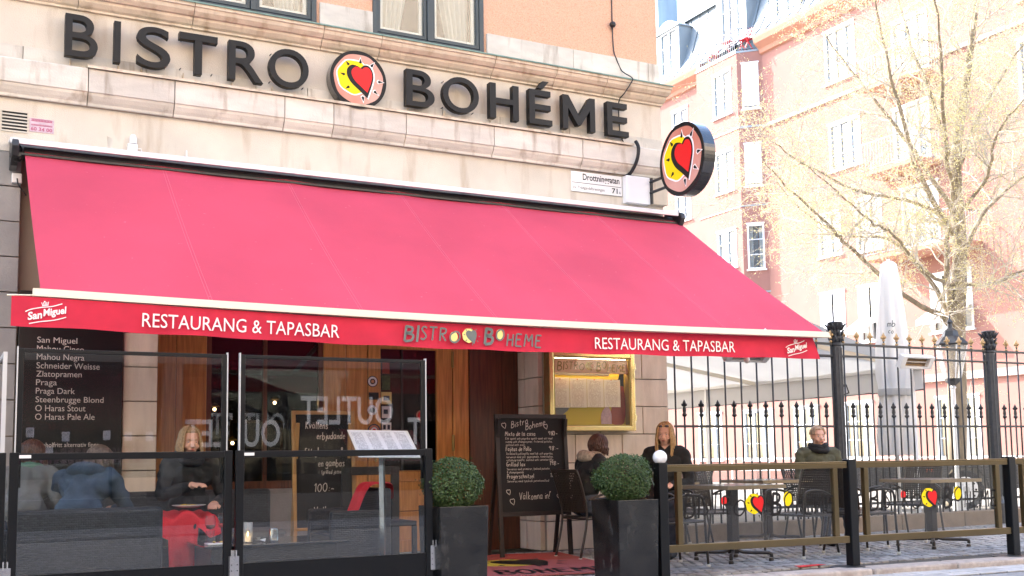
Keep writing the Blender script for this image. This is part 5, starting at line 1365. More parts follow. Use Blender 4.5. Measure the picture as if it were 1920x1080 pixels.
    for c_, r_ in headseg:
        dd = np.linalg.norm(C-np.array(c_), axis=1)-r_; k = dd < best; best[k] = dd[k]; idx[k] = K
    me.materials.clear()
    for q in (mats[0], mats[1], 'skin', mats[2]): me.materials.append(M_[q])
    me.polygons.foreach_set('material_index', idx.tolist()); me.polygons.foreach_set('use_smooth', [True]*n)
    # folds in the clothes
    nv = len(me.vertices); co = np.zeros(nv*3); me.vertices.foreach_get('co', co); co = co.reshape(-1, 3); no = np.zeros(nv*3); me.vertices.foreach_get('normal', no); no = no.reshape(-1, 3)
    vm = np.full(nv, 2)
    for p in me.polygons:
        if idx[p.index] in (0, 1):
            for v_ in p.vertices: vm[v_] = 0
    fold = (np.sin(co[:, 2]*62+np.sin(co[:, 0]*24)*2.2+np.sin(co[:, 1]*19)*2)*.0035+np.sin(co[:, 0]*48+co[:, 1]*37+co[:, 2]*22)*.003+.004)*(vm == 0)
    co += no*fold[:, None]; me.vertices.foreach_set('co', co.ravel()); me.update()
    o = bpy.data.objects.new('person', me); COL.objects.link(o); tag(o, label, 'person'); 
    def kid(mb, nm, mt, sm_=True):
        k = mb.build(nm, mt, None, smooth=sm_, base=(0, 0, 0)); k.parent = o; k.location = (0, 0, 0); return k
    for sx in (-1, 1):
        kid(MB().sphere(tuple(hp(sx*.030, .0715, .006)), .0088, 10), 'eye', 'eye_white'); kid(MB().sphere(tuple(hp(sx*.030, .0788, .006)), .0048, 8), 'iris', 'iris')
        kid(MB().tube([hp(sx*.018, .088, .026), hp(sx*.030, .089, .030), hp(sx*.043, .080, .026)], [.002, .003, .0015], 6), 'eyebrow', hair)
    kid(MB().tube([hp(-.022, .083, -.058), hp(-.008, .0905, -.055), hp(.008, .0905, -.055), hp(.022, .083, -.058)], [.002, .0052, .0052, .002], 8), 'mouth', 'lip')
    # hair in locks following the skull
    rnd = random.Random(hash(label) % 1000 if False else len(label)); hm = MB()
    k0 = len(hm.v); hm.sphere((0, 0, 0), .094, 18, sc=(.90, 1.08, 1.05))
    keep = []
    for i in range(k0, len(hm.v)):
        v = hm.v[i]; yy_ = v[1]; zz_ = v[2]
        if yy_ > .030 and zz_ < .055: yy_ = .030-(.055-zz_)*.25
        hm.v[i] = tuple(hp(v[0], yy_-.016, max(zz_, -.06)+.028))
    for i in range(230):
        th = rnd.uniform(-2.35, 2.35); L_ = hairlen*rnd.uniform(.75, 1.0)
        # th=0 is the back of the head
        pts = []; r_ = .096+rnd.uniform(-.004, .006)
        st_ = rnd.uniform(.05, .55)
        n1 = 5
        for k in range(n1):
            e = st_+(1.55-st_)*k/(n1-1)
            pts.append(hp(math.sin(th)*r_*.90*math.sin(e), -math.cos(th)*r_*1.08*math.sin(e)-.016, r_*1.05*math.cos(e)+.028))
        tot = 0; last = pts[-1]
        if L_ > .02:
            ns = 4
            for k in range(1, ns+1):
                q = k/ns; flare = 1+.10*math.sin(q*3)
                z_ = -L_*q
                pt = hp(math.sin(th)*r_*.93*flare+rnd.gauss(0, .004), -math.cos(th)*r_*1.05*flare-.016+rnd.gauss(0, .004), .028)+Vector((0, 0, z_)); pts.append(pt)
        hm.tube(catmull(pts, 2), [(.0065 if q < len(catmull(pts, 2))*.7 else .0045) for q in range(len(catmull(pts, 2)))], 5, caps=False)
    kid(hm, 'hair', hair)
    if scarf:
        s = MB()
        for k, (rx_, dz, rr2) in enumerate(((.088, -.128, .034), (.098, -.152, .036), (.092, -.105, .028))):
            pts = [hp(rx_*math.cos(q), rx_*.95*math.sin(q)-.01, dz+.012*math.sin(q*2+k)) for q in [2*math.pi*i/20 for i in range(21)]]; s.tube(pts, [rr2*(1+.15*math.sin(i*1.9+k)) for i in range(21)], 9)
        kid(s, 'scarf', scarf)
    if sunglasses:
        s = MB()
        for sx in (-1, 1): s.sphere(tuple(hp(sx*.032, .050, .092)), .024, 10, sc=(1, .8, .5))
        s.tube([hp(-.05, .05, .09), hp(.05, .05, .09)], .004, 6); kid(s, 'sunglasses', 'gloss_black')
    if hood:
        s = MB(); s.tube(catmull([tuple(J['nec']+Vector((math.cos(q)*.13, .03+math.sin(q)*.10, -.01+.03*math.sin(q)))) for q in [math.pi*.0+math.pi*i/7*1.0 for i in range(8)]], 3), [.02+.045*math.sin(math.pi*i/21) for i in range(22)], 10); kid(s, 'hood', hood)
    o.location = loc; o.rotation_euler = (0, 0, rz)
    return o, hp, J
P_ = math.pi
person('blonde woman in black jacket eating, behind the left glass screen', (1.93, 9.42, 0), .12, ('cloth_black', 'cloth_dark', 'black_matt'), 'hair_blond',
       dict(wR=(-.10, -.30, .86), eR=(-.27, -.10, .78), handR=(.5, -.6, .1), eL=(.27, -.06, .74), wL=(.10, -.30, .70), handL=(-.4, -.8, 0), hd=(-.02, -.04, 1.215), look=(-.06, -1, -.12)), scarf='cloth_dark', hairlen=.20)
person('person in blue jacket leaning forward on the sofa, seen from behind', (.98, 8.72, 0), P_-.5, ('cloth_blue', 'cloth_dark', 'black_matt'), 'hair_grey',
       dict(che=(0, -.14, .88), nec=(0, -.22, .98), hd=(-.03, -.31, 1.05), sL=(.19, -.15, .93), sR=(-.19, -.15, .93), wai=(0, .0, .70), eL=(.27, -.25, .68), eR=(-.26, -.3, .68), wL=(.12, -.46, .70), wR=(-.10, -.48, .70), look=(-.3, -.8, -.45)), hairlen=.12, hood='cloth_blue')
person('dark haired person in grey coat bending over at the left end of the sofa', (.62, 8.98, 0), P_-.2, ('cloth_grey', 'cloth_dark', 'black_matt'), 'hair_brown',
       dict(che=(0, -.10, .90), nec=(0, -.17, 1.01), hd=(-.03, -.24, 1.10), sL=(.19, -.11, .95), sR=(-.19, -.11, .95), look=(-.3, -.8, -.4)), hairlen=.26, scarf='scarf_green')
person('dark haired person in black coat and beige scarf seated behind the right planter', (5.98, 9.69, 0), P_/2-.05, ('cloth_black', 'cloth_jeans', 'black_matt'), 'hair_brown',
       dict(che=(0, -.05, .92), nec=(0, -.10, 1.03), hd=(0, -.15, 1.14), sL=(.19, -.05, .985), sR=(-.19, -.05, .985), wL=(.12, -.38, .78), wR=(-.12, -.38, .78), look=(0, -.9, -.35)), scarf='scarf_beige', hairlen=.10, hood='scarf_beige')
person('long haired blonde woman in black jacket with sunglasses on her head, facing left', (6.88, 9.55, 0), -P_/2+.75, ('cloth_black', 'cloth_dark', 'black_matt'), 'hair_gold',
       dict(hd=(0, -.035, 1.265), nec=(0, -.01, 1.12), che=(0, .01, .97), sL=(.19, 0, 1.055), sR=(-.19, 0, 1.055), look=(0, -1, -.12)), hairlen=.34, sunglasses=True)
person('person in olive jacket with black scarf seated against the iron fence', (9.24, 9.80, 0), -.35, ('cloth_olive', 'cloth_jeans', 'black_matt'), 'hair_short',
       dict(hd=(0, -.03, 1.235), nec=(0, 0, 1.10), che=(0, .01, .96), sL=(.21, 0, 1.03), sR=(-.21, 0, 1.03), wL=(.06, -.28, .72), wR=(-.06, -.28, .72)), scarf='cloth_black', hairlen=.01)
# blanket over the lap and the plate
bl = thing('blanket', 'bright red blanket over the lap of the eating woman hanging to the ground', 'blanket', (1.9, 9.0, .1))
m = MB(); NU, NV = 26, 22
for j in range(NV+1):
    t = j/NV
    for i in range(NU+1):
        u = i/NU; x = 1.56+.50*u
        if t < .5: q = t/.5; y = 9.36-.44*q; z = .655-.02*q
        else: q = (t-.5)/.5; y = 8.915-.05*q; z = .635-q*(.47 if .22 < u < .62 else (.12+.06*math.sin(u*9)))
        if t >= .5: x = x if not (.22 < u < .62) else x-.01*q
        knee = .035*math.cos((u-.5)*4*math.pi)*min(1, t*2)
        edge = -.13*max(0, .12-u)/.12-.10*max(0, u-.9)/.1
        m.v.append((x, y+.014*math.sin(u*26+t*4)*(q if t >= .5 else .3), z+knee*(1 if t < .5 else 1-q)+(edge if t < .55 else edge*(1-q))+.006*math.sin(u*31+t*17)))
for j in range(NV):
    for i in range(NU): a_ = j*(NU+1)+i; m.f.append((a_, a_+1, a_+NU+2, a_+NU+1)); m.m.append(0)
m.build('cloth', 'blanket', bl, smooth=True)
fr = MB()
for i in range(22): x = 1.68+i*.0085; fr.tube([(x, 8.86, .165), (x+random.uniform(-.006, .006), 8.855, .105)], .002, 4)
fr.build('fringe', 'blanket', bl)
pt = thing('plate', 'white plate of food held on the lap of the eating woman', 'plate', (1.83, 9.08, .68)); MB().lathe([(.06, 0), (.13, .016), (.132, .020), (.07, .008), (.001, .007)], (1.84, 9.02, .690), 28).build('plate', 'porcelain', pt, smooth=True)
MB().sphere((1.86, 9.02, .703), .035, 10, sc=(1.3, 1, .3)).sphere((1.80, 9.01, .705), .025, 8, sc=(1.3, 1, .5)).build('food', 'food', pt)
# ------------------------------------------------------------------ pink apartment building across the courtyard
PX = 29.6
pb = thing('apartment_building', 'pink plastered apartment building with metal mansard roof behind the tree', 'building', (PX, 32, 0))
BX = PX-.72; by0, by1 = 34.4, 37.1
WL = [  # y0,y1,z0,z1,kind on the main wall
 (38.71, 39.9, 14.85, 16.65, 'c'), (38.66, 39.8, 11.5, 13.3, 'c'), (38.6, 39.8, 8.2, 10.0, 'c'), (38.6, 39.8, 4.9, 6.8, 'c'),
 (28.6, 30.15, 14.89, 16.91, 'c'), (28.52, 30.11, 11.52, 13.31, 'c'), (27.69, 28.95, 8.25, 10.17, 'c'), (29.69, 30.87, 8.38, 9.99, 'c'),
 (29.66, 30.94, 5.0, 7.0, 'b'), (27.89, 29.02, 4.98, 6.99, 'a'), (24.07, 25.77, 4.98, 6.92, 'a'), (25.2, 26.8, 8.0, 10.1, 'd'), (25.4, 27.0, 11.0, 13.0, 'd'), (25.3, 26.9, 14.1, 16.1, 'd'),
 (28.52, 29.93, .82, 2.83, 'g'), (24.03, 25.75, .79, 2.81, 'g'), (33.82, 35.6, .80, 2.78, 'g'), (31.2, 32.6, .8, 2.8, 'g'), (37.0, 38.6, .8, 2.8, 'g'),
 (20.4, 21.91, 11.76, 13.75, 'c'), (20.4, 21.8, 8.3, 10.1, 'c'), (20.4, 21.8, 4.98, 6.9, 'c'), (20.5, 21.9, .8, 2.8, 'g'), (20.4, 21.8, 15.0, 16.9, 'c')]
def holed(mb, a0, a1, z0, z1, holes, put):
    # rectangle with rectangular openings, split into strips
    zs = sorted({z0, z1}|{h[2] for h in holes}|{h[3] for h in holes}); zs = [z for z in zs if z0 <= z <= z1]
    for za, zb in zip(zs, zs[1:]):
        act = sorted([(h[0], h[1]) for h in holes if h[2] <= za+1e-6 and h[3] >= zb-1e-6]); c = a0
        for h0, h1 in act:
            if h0 > c: put(c, h0, za, zb)
            c = max(c, h1)
        if c < a1: put(c, a1, za, zb)
m = MB(); holed(m, 14, 60, -.13, 17.45, WL, lambda a, b, c, d: m.box(PX, PX+.35, a, b, c, d)); m.build('wall', 'pink_wall', pb)
MB().box(PX+.5, PX+10, 14, 60, -.13, 17.5).build('dark_interior', 'bg_blind', pb)
bay_w = [(34.6+.15, 36.2, z, z+1.9) for z in (15.1, 11.9, 8.65, )]
bays = MB(); hb = [(34.78, 36.0, z0, z1) for z0, z1 in ((15.12, 17.0), (11.87, 13.62), (8.66, 10.25))]
holed(bays, by0, by1, 7.55, 17.55, hb, lambda a, b, c, d: bays.box(BX, BX+.2, a, b, c, d))
# canted near side and far side
c45 = Vector((1, -1, 0)).normalized(); LC = .72*math.sqrt(2); Bc = (Vector((BX, by0, 0)), c45, Vector((0, 0, 1)), Vector((-1, -1, 0)).normalized())
hc = [(.18, .86, z0, z1) for z0, z1 in ((15.1, 17.0), (11.87, 13.62), (8.45, 10.3))]
holed(bays, 0, LC, 7.55, 17.55, hc, lambda a, b, c, d: bays.ext([(a, c), (b, c), (b, d), (a, d)], Bc, -.18, 0))
bays.box(BX+.2, PX, by1-.2, by1, 7.55, 17.55).build('bay_wall', 'pink_wall', pb)
foot = [(BX-.03, by1+.03), (BX-.03, by0-.0), (PX, by0-.75), (PX, by1+.03)]
ZB = (Vector((0, 0, 0)), Vector((1, 0, 0)), Vector((0, 1, 0)), Vector((0, 0, 1)))
MB().ext(foot, ZB, 7.50, 7.56).ext(foot, ZB, 17.5, 17.58).ext(foot, ZB, 14.32, 14.40).ext(foot, ZB, 11.05, 11.10).build('bay_ledge', 'roof_metal', pb)
ft = [(BX+.12, by1-.15), (BX+.12, by0+.04), (PX, by0-.55), (PX, by1-.15)]; MB().ext(ft, ZB, 6.9, 7.5).build('bay_corbel', 'pink_trim', pb)
MB().box(PX-.10, PX, 14, by0-.72, 14.22, 14.36).box(PX-.10, PX, by1+.03, 60, 14.22, 14.36).box(PX-.12, PX, 14, 60, 3.35, 3.60).build('string_course', 'pale_trim', pb)
# eaves
eav = [(PX, 17.3), (PX-.12, 17.34), (PX-.15, 17.5), (PX-.40, 17.7), (PX-.45, 17.9), (PX-.45, 18.02), (PX+.1, 18.1), (PX+.1, 17.3)]
for a0, a1 in ((14, by0-.72), (by1+.05, 60)): MB().ext([(x, z) for x, z in eav], (Vector((0, a0, 0)), Vector((1, 0, 0)), Vector((0, 0, 1)), Vector((0, 1, 0))), 0, a1-a0).build('eaves', 'pink_trim', pb)
# mansard roof, curved sheet metal with standing seams
rp_ = [(PX-.38, 18.03), (PX-.10, 18.35), (PX+.25, 19.0), (PX+.55, 19.9), (PX+.75, 20.8), (PX+.78, 21.0)]
rf = MB()
for (xa, za), (xb, zb) in zip(rp_, rp_[1:]): rf.quad((xa, 14, za), (xb, 14, zb), (xb, 60, zb), (xa, 60, za))
rf.quad((PX+.70, 14, 21.0), (PX+.70, 14, 21.06), (PX+.70, 60, 21.06), (PX+.70, 60, 21.0)); rf.quad((PX+.70, 14, 21.06), (PX+3.0, 14, 22.6), (PX+3.0, 60, 22.6), (PX+.70, 60, 21.06)); rf.quad((PX+3, 14, 22.6), (PX+3, 60, 22.6), (PX+10, 60, 22.8), (PX+10, 14, 22.8))
roof = rf.build('roof', 'roof_metal', pb)
rs_ = MB(); y = 20.0
while y < 48:
    for (xa, za), (xb, zb) in zip(rp_, rp_[1:]): rs_.bar((xa-.015, y, za), (xb-.015, y, zb), .03, .05)
    rs_.bar((PX+.70, y, 21.08), (PX+3.0, y, 22.62), .03, .05); y += .62
rs_.box(PX+.62, PX+.80, 14, 60, 20.96, 21.07)
tag(rs_.build('standing_seams', 'roof_seam', roof), kind='stuff')
MB().box(PX+2, PX+3.2, 43.5, 44.6, 22.2, 24.2).build('chimney', 'roof_metal', roof)
# windows
def bg_window(y0, y1, z0, z1, kind, B=None, parent=pb):
    # B: basis with u across, v up, N outwards
    w, h = y1-y0, z1-z0
    if B is None: B = (Vector((PX, y1, z0)), Vector((0, -1, 0)), Vector((0, 0, 1)), Vector((-1, 0, 0)))
    f = MB(); R = lambda a, b, c, d, t0, t1, q=None: (q or f).ext([(a, c), (b, c), (b, d), (a, d)], B, t0, t1)
    R(0, .07, 0, h, -.12, .02); R(w-.07, w, 0, h, -.12, .02); R(.07, w-.07, h-.07, h, -.12, .02); R(.07, w-.07, 0, .07, -.12, .02)
    R(-.06, w+.06, -.06, -.002, -.02, .09); R(-.03, w+.03, h+.002, h+.06, -.02, .06)
    n = 1 if w < .95 else (2 if w < 1.35 else 3)
    for k in range(1, n): x = w*k/n; R(x-.045, x+.045, .07, h-.07, -.10, .0)
    for k in range(n):
        xa, xb = w*k/n+.05, w*(k+1)/n-.05
        for r in (1, 2): z = h*r/3; R(xa, xb, z-.014, z+.014, -.08, -.03)
    wf = f.build('window', 'bg_frame', parent)
    if kind in 'cdg': MB().ext([(.07, .07), (w-.07, .07), (w-.07, h-.07), (.07, h-.07)], B, -.07, -.06).build('pane', 'bg_pane', wf)
    c = MB(); rw = .22*w; R(.07, .07+rw, .07, h-.07, -.20, -.18, c); R(w-.07-rw, w-.07, .07, h-.07, -.20, -.18, c); c.build('curtain', 'curtain', wf)
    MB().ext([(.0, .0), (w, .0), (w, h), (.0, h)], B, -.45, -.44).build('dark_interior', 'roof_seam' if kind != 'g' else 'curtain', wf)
    if kind in 'ab':
        a0 = MB(); lo = h*.42 if kind == 'a' else .12
        R(.03, w-.03, lo, h-.02, -.02, .0, a0); a0.build('blind', 'bg_blind', wf)
        if kind == 'a':
            O, U, V, N = B; q = MB(); k0 = O+V*lo; q.quad(k0+U*.0+N*.03, k0+U*w+N*.03, k0+U*w+N*.75-V*.42, k0+U*0+N*.75-V*.42); q.quad(k0+U*0+N*.75-V*.42, k0+U*w+N*.75-V*.42, k0+U*w+N*.75-V*.60, k0+U*0+N*.75-V*.60)
            q.build('small_awning', 'tent', wf)
    return wf
for q in WL: bg_window(*q)
for q in hb: bg_window(q[0], q[1], q[2], q[3], 'c', (Vector((BX, q[1], q[2])), Vector((0, -1, 0)), Vector((0, 0, 1)), Vector((-1, 0, 0))))
for i, q in enumerate(hc): bg_window(q[0], q[1], q[2], q[3], 'b' if i < 2 else 'c', (Bc[0]+Bc[1]*q[0]+Vector((0, 0, q[2])), Bc[1], Bc[2], Bc[3]))
# dormers
for (y0, z0, w, h) in ((39.35, 18.45, 1.3, 2.15), (34.7, 18.0, 1.5, 2.9), (31.5, 18.45, 1.3, 2.15)):
    d = MB(); d.box(PX-.05, PX+1.2, y0-.22, y0, z0-.1, z0+h).box(PX-.05, PX+1.2, y0+w, y0+w+.22, z0-.1, z0+h).box(PX-.05, PX+.1, y0, y0+w, z0-.1, z0+.02)
    tp = [(y0-.30+(w+.6)*k/10, z0+h+.42*math.sin(math.pi*k/10)) for k in range(11)]
    d.ext(tp+[(y0+w+.30, z0+h-.03), (y0-.30, z0+h-.03)], (Vector((PX-.12, 0, 0)), Vector((0, 1, 0)), Vector((0, 0, 1)), Vector((1, 0, 0))), 0, 1.4)
    dm = d.build('dormer', 'roof_metal', roof)
    bg_window(y0, y0+w, z0+.02, z0+h-.03, 'c', (Vector((PX+.0, y0+w, z0+.02)), Vector((0, -1, 0)), Vector((0, 0, 1)), Vector((-1, 0, 0))), pb)
# balconies
def balcony(y0, y1, z, dpt, solid=True, bx=PX):
    fl = MB().box(bx-dpt, bx, y0, y1, z-.14, z)
    b = fl.build('balcony', 'pink_trim', pb)
    r = MB(); r.box(bx-dpt+.03, bx-dpt+.06, y0, y1, z+.98, z+1.02).box(bx-dpt+.03, bx-dpt+.06, y0, y1, z+.06, z+.09).box(bx-dpt, bx, y0+.02, y0+.05, z+.98, z+1.02)
    y = y0
    while y < y1: r.box(bx-dpt+.035, bx-dpt+.055, y, y+.02, z+.09, z+.98); y += .13
    x = bx-dpt
    while x < bx: r.box(x, x+.02, y0+.025, y0+.045, z, z+.98); x += .13
    r.build('railing', 'roof_seam', b)
balcony(23.6, 27.4, 7.72, 1.3); balcony(25.0, 27.6, 10.75, 1.1); balcony(24.9, 27.4, 13.75, 1.1)
r = MB()
P = [(BX+.03, by1), (BX+.03, by0+.02), (PX-.03, by0-.68)]
for (xa, ya), (xb, yb) in zip(P, P[1:]):
    for z in (17.66, 18.05, 18.55): r.bar((xa, ya, z), (xb, yb, z), .035, .03)
    L_ = math.hypot(xb-xa, yb-ya); n = int(L_/.12)
    for k in range(n+1): t = k/n; r.bar((xa+(xb-xa)*t, ya+(yb-ya)*t, 17.58), (xa+(xb-xa)*t, ya+(yb-ya)*t, 18.55), .014, .014)
r.build('roof_railing', 'roof_seam', pb)
def red_chair(x, y, z, lb):
    o = thing('folding_chair', lb, 'chair', (x, y, z), 'red chairs on the roof balcony')
    MB().box(x-.2, x+.2, y-.2, y+.2, z+.43, z+.46).build('seat', 'red_chair', o); b = MB()
    for k in range(3): b.box(x+.18, x+.21, y-.2, y+.2, z+.60+k*.13, z+.66+k*.13)
    b.build('backrest', 'red_chair', o)
    l = MB()
    for s1 in (-1, 1): l.bar((x-.2, y+s1*.19, z), (x+.2, y+s1*.19, z+.9), .03, .03).bar((x+.2, y+s1*.19, z), (x-.18, y+s1*.19, z+.45), .03, .03)
    l.build('leg', 'red_chair', o)
red_chair(29.2, 34.15, 17.6, 'red folding chair at the right end of the roof balcony'); red_chair(29.25, 36.3, 17.6, 'red folding chair at the left end of the roof balcony')
o = thing('balcony_table', 'small red table between the two chairs on the roof balcony', 'table', (29.2, 35.3, 17.6)); MB().box(28.98, 29.4, 35.0, 35.5, 18.28, 18.31).build('table_top', 'red_chair', o); MB().bar((29, 35.05, 17.6), (29.38, 35.45, 18.28), .03, .03).bar((29.38, 35.05, 17.6), (29, 35.45, 18.28), .03, .03).build('leg', 'red_chair', o)

# ------------------------------------------------------------------ courtyard canopy, parasol, lamp, added vehicle body
cn = thing('white_canopy', 'large white retractable awning over the courtyard behind the iron fence', 'awning', (11, 18, 2.2))
m = MB(); NX_, NY_ = 10, 24
for j in range(NY_+1):
    y = 12.8+12*j/NY_
    for i in range(NX_+1): t = i/NX_; m.v.append((8.2+(14.4-8.2)*t, y, 4.30+(2.44-4.30)*t-.10*math.sin(math.pi*t)+.012*math.cos(j*math.pi)))
for j in range(NY_):
    for i in range(NX_): a_ = j*(NX_+1)+i; m.f.append((a_, a_+1, a_+NX_+2, a_+NX_+1)); m.m.append(0)
m.build('fabric', 'tent', cn, smooth=False)
m = MB(); 
for j in range(121):
    y = 12.8+12*j/120; zz = 2.08-.045*abs(math.sin(j*math.pi/12)); m.v += [(14.42, y, 2.40), (14.43, y, zz)]
for j in range(120): m.f.append((2*j, 2*j+2, 2*j+3, 2*j+1)); m.m.append(0)
m.build('valance', 'tent', cn); MB().box(14.34, 14.46, 12.75, 24.9, 2.40, 2.47).build('front_bar', 'white_metal', cn)
MB().tube([(14.44, 12.8, 2.06), (14.44, 24.9, 2.06)], .012, 6).build('piping', 'iron', cn)
for y in (12.95, 16.9, 20.9): MB().bar((14.35, y, 2.42), (11.6, y+.5, 2.95), .07, .07).bar((11.6, y+.5, 2.95), (8.3, y, 3.9), .09, .09).build('folding_arm', 'cream_metal', cn)
MB().bar((14.40, 13.0, -.13), (14.40, 13.0, 2.40), .06, .06).bar((14.40, 18.5, -.13), (14.40, 18.5, 2.40), .06, .06).build('post', 'white_metal', cn)
fl2 = thing('floodlight', 'small square floodlight hanging under the white canopy', 'floodlight', (12.9, 12.2, 2.0))
cF = Vector((12.75, 12.95, 2.02)); U = Vector((.8, -.5, .35)).normalized()
Bf = basis(cF, U, (-.3, -.9, -.2)); MB().ext([(-.11, -.08), (.11, -.08), (.11, .08), (-.11, .08)], Bf, -.03, .03).build('housing', 'iron', fl2, bevel=.01)
MB().ext([(-.085, -.055), (.085, -.055), (.085, .055), (-.085, .055)], Bf, .031, .034).build('lens', 'alu', fl2); MB().tube([cF, cF+Vector((.05, .05, .22)), cF+Vector((.1, .1, .55))], .012, 6).build('bracket', 'iron', fl2)
um = thing('parasol', 'tall white closed parasol tied together behind the iron fence', 'parasol', (12.42, 11.55, -.13))
m = MB(); ns = 48; rows = [(.0, 3.86, 0), (.06, 3.84, .1), (.10, 3.80, .2), (.125, 3.55, .35), (.16, 3.1, .6), (.185, 2.6, .9), (.20, 2.2, 1), (.17, 1.9, .7), (.19, 1.55, 1), (.205, 1.2, 1.2), (.19, 1.0, 1.2)]
for (r_, z, f_) in rows:
    for k in range(ns): a_ = 2*math.pi*k/ns; q = 1.12*r_*(1+(.16*f_)*math.sin(8*a_+z*.8)+.05*f_*math.sin(13*a_+z*2)); m.v.append((12.42+q*math.cos(a_), 11.55+q*math.sin(a_), z))
for j in range(len(rows)-1):
    for k in range(ns): k2 = (k+1) % ns; m.f.append((j*ns+k, j*ns+k2, (j+1)*ns+k2, (j+1)*ns+k)); m.m.append(0)
m.build('fabric', 'parasol', um, smooth=True); MB().tube([(12.42, 11.55, -.12), (12.42, 11.55, 3.88)], .025, 10).build('pole', 'white_metal', um); MB().box(12.1, 12.74, 11.23, 11.87, -.13, -.06).build('base', 'court', um)
MB().lathe([(.232, 1.86), (.236, 1.88), (.236, 1.94), (.232, 1.96)], (12.42, 11.55, 0), 32).build('strap', 'tent', um)
t = MB(); Bu = basis((12.23, 11.37, 2.75), (.68, -.73, 0), (-.73, -.68, 0)); hand(t, 'mb', Bu, -.06, .10, .09, .012, .03); hand(t, 'co', Bu, -.05, 0, .07, .01, .03); t.build('print', 'print_grey', um)
lp = thing('street_lamp', 'old style lantern on a slim pole in front of the tree trunk', 'street lamp', (17.2, 14.6, -.13))
cx, cy3 = 17.2, 14.55
MB().lathe([(.12, 0), (.12, .3), (.06, .5), (.045, 1.0), (.038, 2.35), (.06, 2.38), (.03, 2.42)], (cx, cy3, -.13), 14).build('pole', 'alu', lp, smooth=False)
MB().lathe([(.05, 2.42), (.14, 2.50), (.15, 2.55)], (cx, cy3, -.13), 6).lathe([(.30, 3.18), (.32, 3.21), (.22, 3.32), (.16, 3.36), (.13, 3.46), (.05, 3.52), (.04, 3.60), (.06, 3.63), (.02, 3.70), (.002, 3.80)], (cx, cy3, -.13), 6).build('lantern_top', 'iron', lp)
MB().lathe([(.15, 2.55), (.29, 3.18)], (cx, cy3, -.13), 6).build('glass', 'frost', lp)
f = MB()
for k in range(6): a_ = 2*math.pi*k/6; f.tube([(cx+.15*math.cos(a_), cy3+.15*math.sin(a_), 2.42), (cx+.29*math.cos(a_), cy3+.29*math.sin(a_), 3.05)], .012, 5)
f.build('lantern_frame', 'white_metal', lp)
tl_ = thing('vehicle_stand_in', 'added wheeled body behind the fence standing in for a vehicle reflected in the glass', 'vehicle_stand_in', (18.0, 15.9, -.13))  # solid body added in place of a vehicle mirrored in the rail glass
RX = basis((18.35, 15.35, 0), (.90, -.44, 0), (-.44, -.90, 0)); O, U, V, N = RX
def wheel(o_, nm='wheel'):
    w = MB(); Bw = (O+U*o_+Vector((0, 0, .27)), U, V, N)
    w.ext(circ(0, 0, .39, 40), Bw, -.22, .0); wo = w.build(nm, 'tyre', tl_, bevel=.03)
    MB().ext(circ(0, 0, .26, 32), Bw, .001, .012).build('rim', 'rim', wo, bevel=.004)
    h = MB(); h.ext(circ(0, 0, .075, 20), Bw, .013, .035)
    for k in range(6): a_ = k*math.pi/3; h.ext([(a+.12*math.cos(a_), b+.12*math.sin(a_)) for a, b in circ(0, 0, .012, 6)], Bw, .013, .03)
    h.build('hub', 'alu', wo); g = MB()
    for k in range(10): a_ = k*math.pi/5; g.ext([(a+.205*math.cos(a_), b+.205*math.sin(a_)) for a, b in circ(0, 0, .024, 8)], Bw, .0121, .0135)
    g.build('rim_hole', 'black_matt', wo)
wheel(0)
b = MB(); b.ext([(-2.2, .28), (-.50, .28), (-.46, .45), (-.28, .70), (.28, .70), (.46, .45), (.50, .28), (1.6, .28), (1.6, .82), (-2.2, .82)], RX, -1.1, -.06); b.build('body', 'chequer', tl_, bevel=.02)
b = MB(); b.ext([(-.95, -.02), (-.46, -.02), (-.44, .45), (-.28, .68), (.05, .74), (-.35, .80), (-.95, .80)], RX, -.05, .06); b.build('mudguard', 'chequer', tl_, bevel=.02)
MB().ext([(-.82, .64), (-.66, .64), (-.66, .70), (-.82, .70)], RX, .061, .075).build('side_lamp', 'orange_lamp', tl_)
MB().bar(O+U*1.6+Vector((0, 0, .35))-N*.5, O+U*2.9+Vector((0, 0, .35))-N*.5, .08, .08).build('drawbar', 'iron', tl_)
MB().ext([(-2.2, .822), (1.6, .822), (1.6, .85), (-2.2, .85)], RX, -1.1, -.05).build('cover', 'vehicle_stand_in', tl_)
# white railing far behind
wr = thing('white_railing', 'low white railing in front of the pink building', 'railing', (26, 30, -.13)); m = MB()
for z in (.45, .85): m.box(26.0, 26.04, 18, 44, z, z+.05)
for k in range(14): m.box(26.0, 26.05, 18+k*2, 18.05+k*2, -.13, .9)
m.build('rail', 'white_paint', wr)

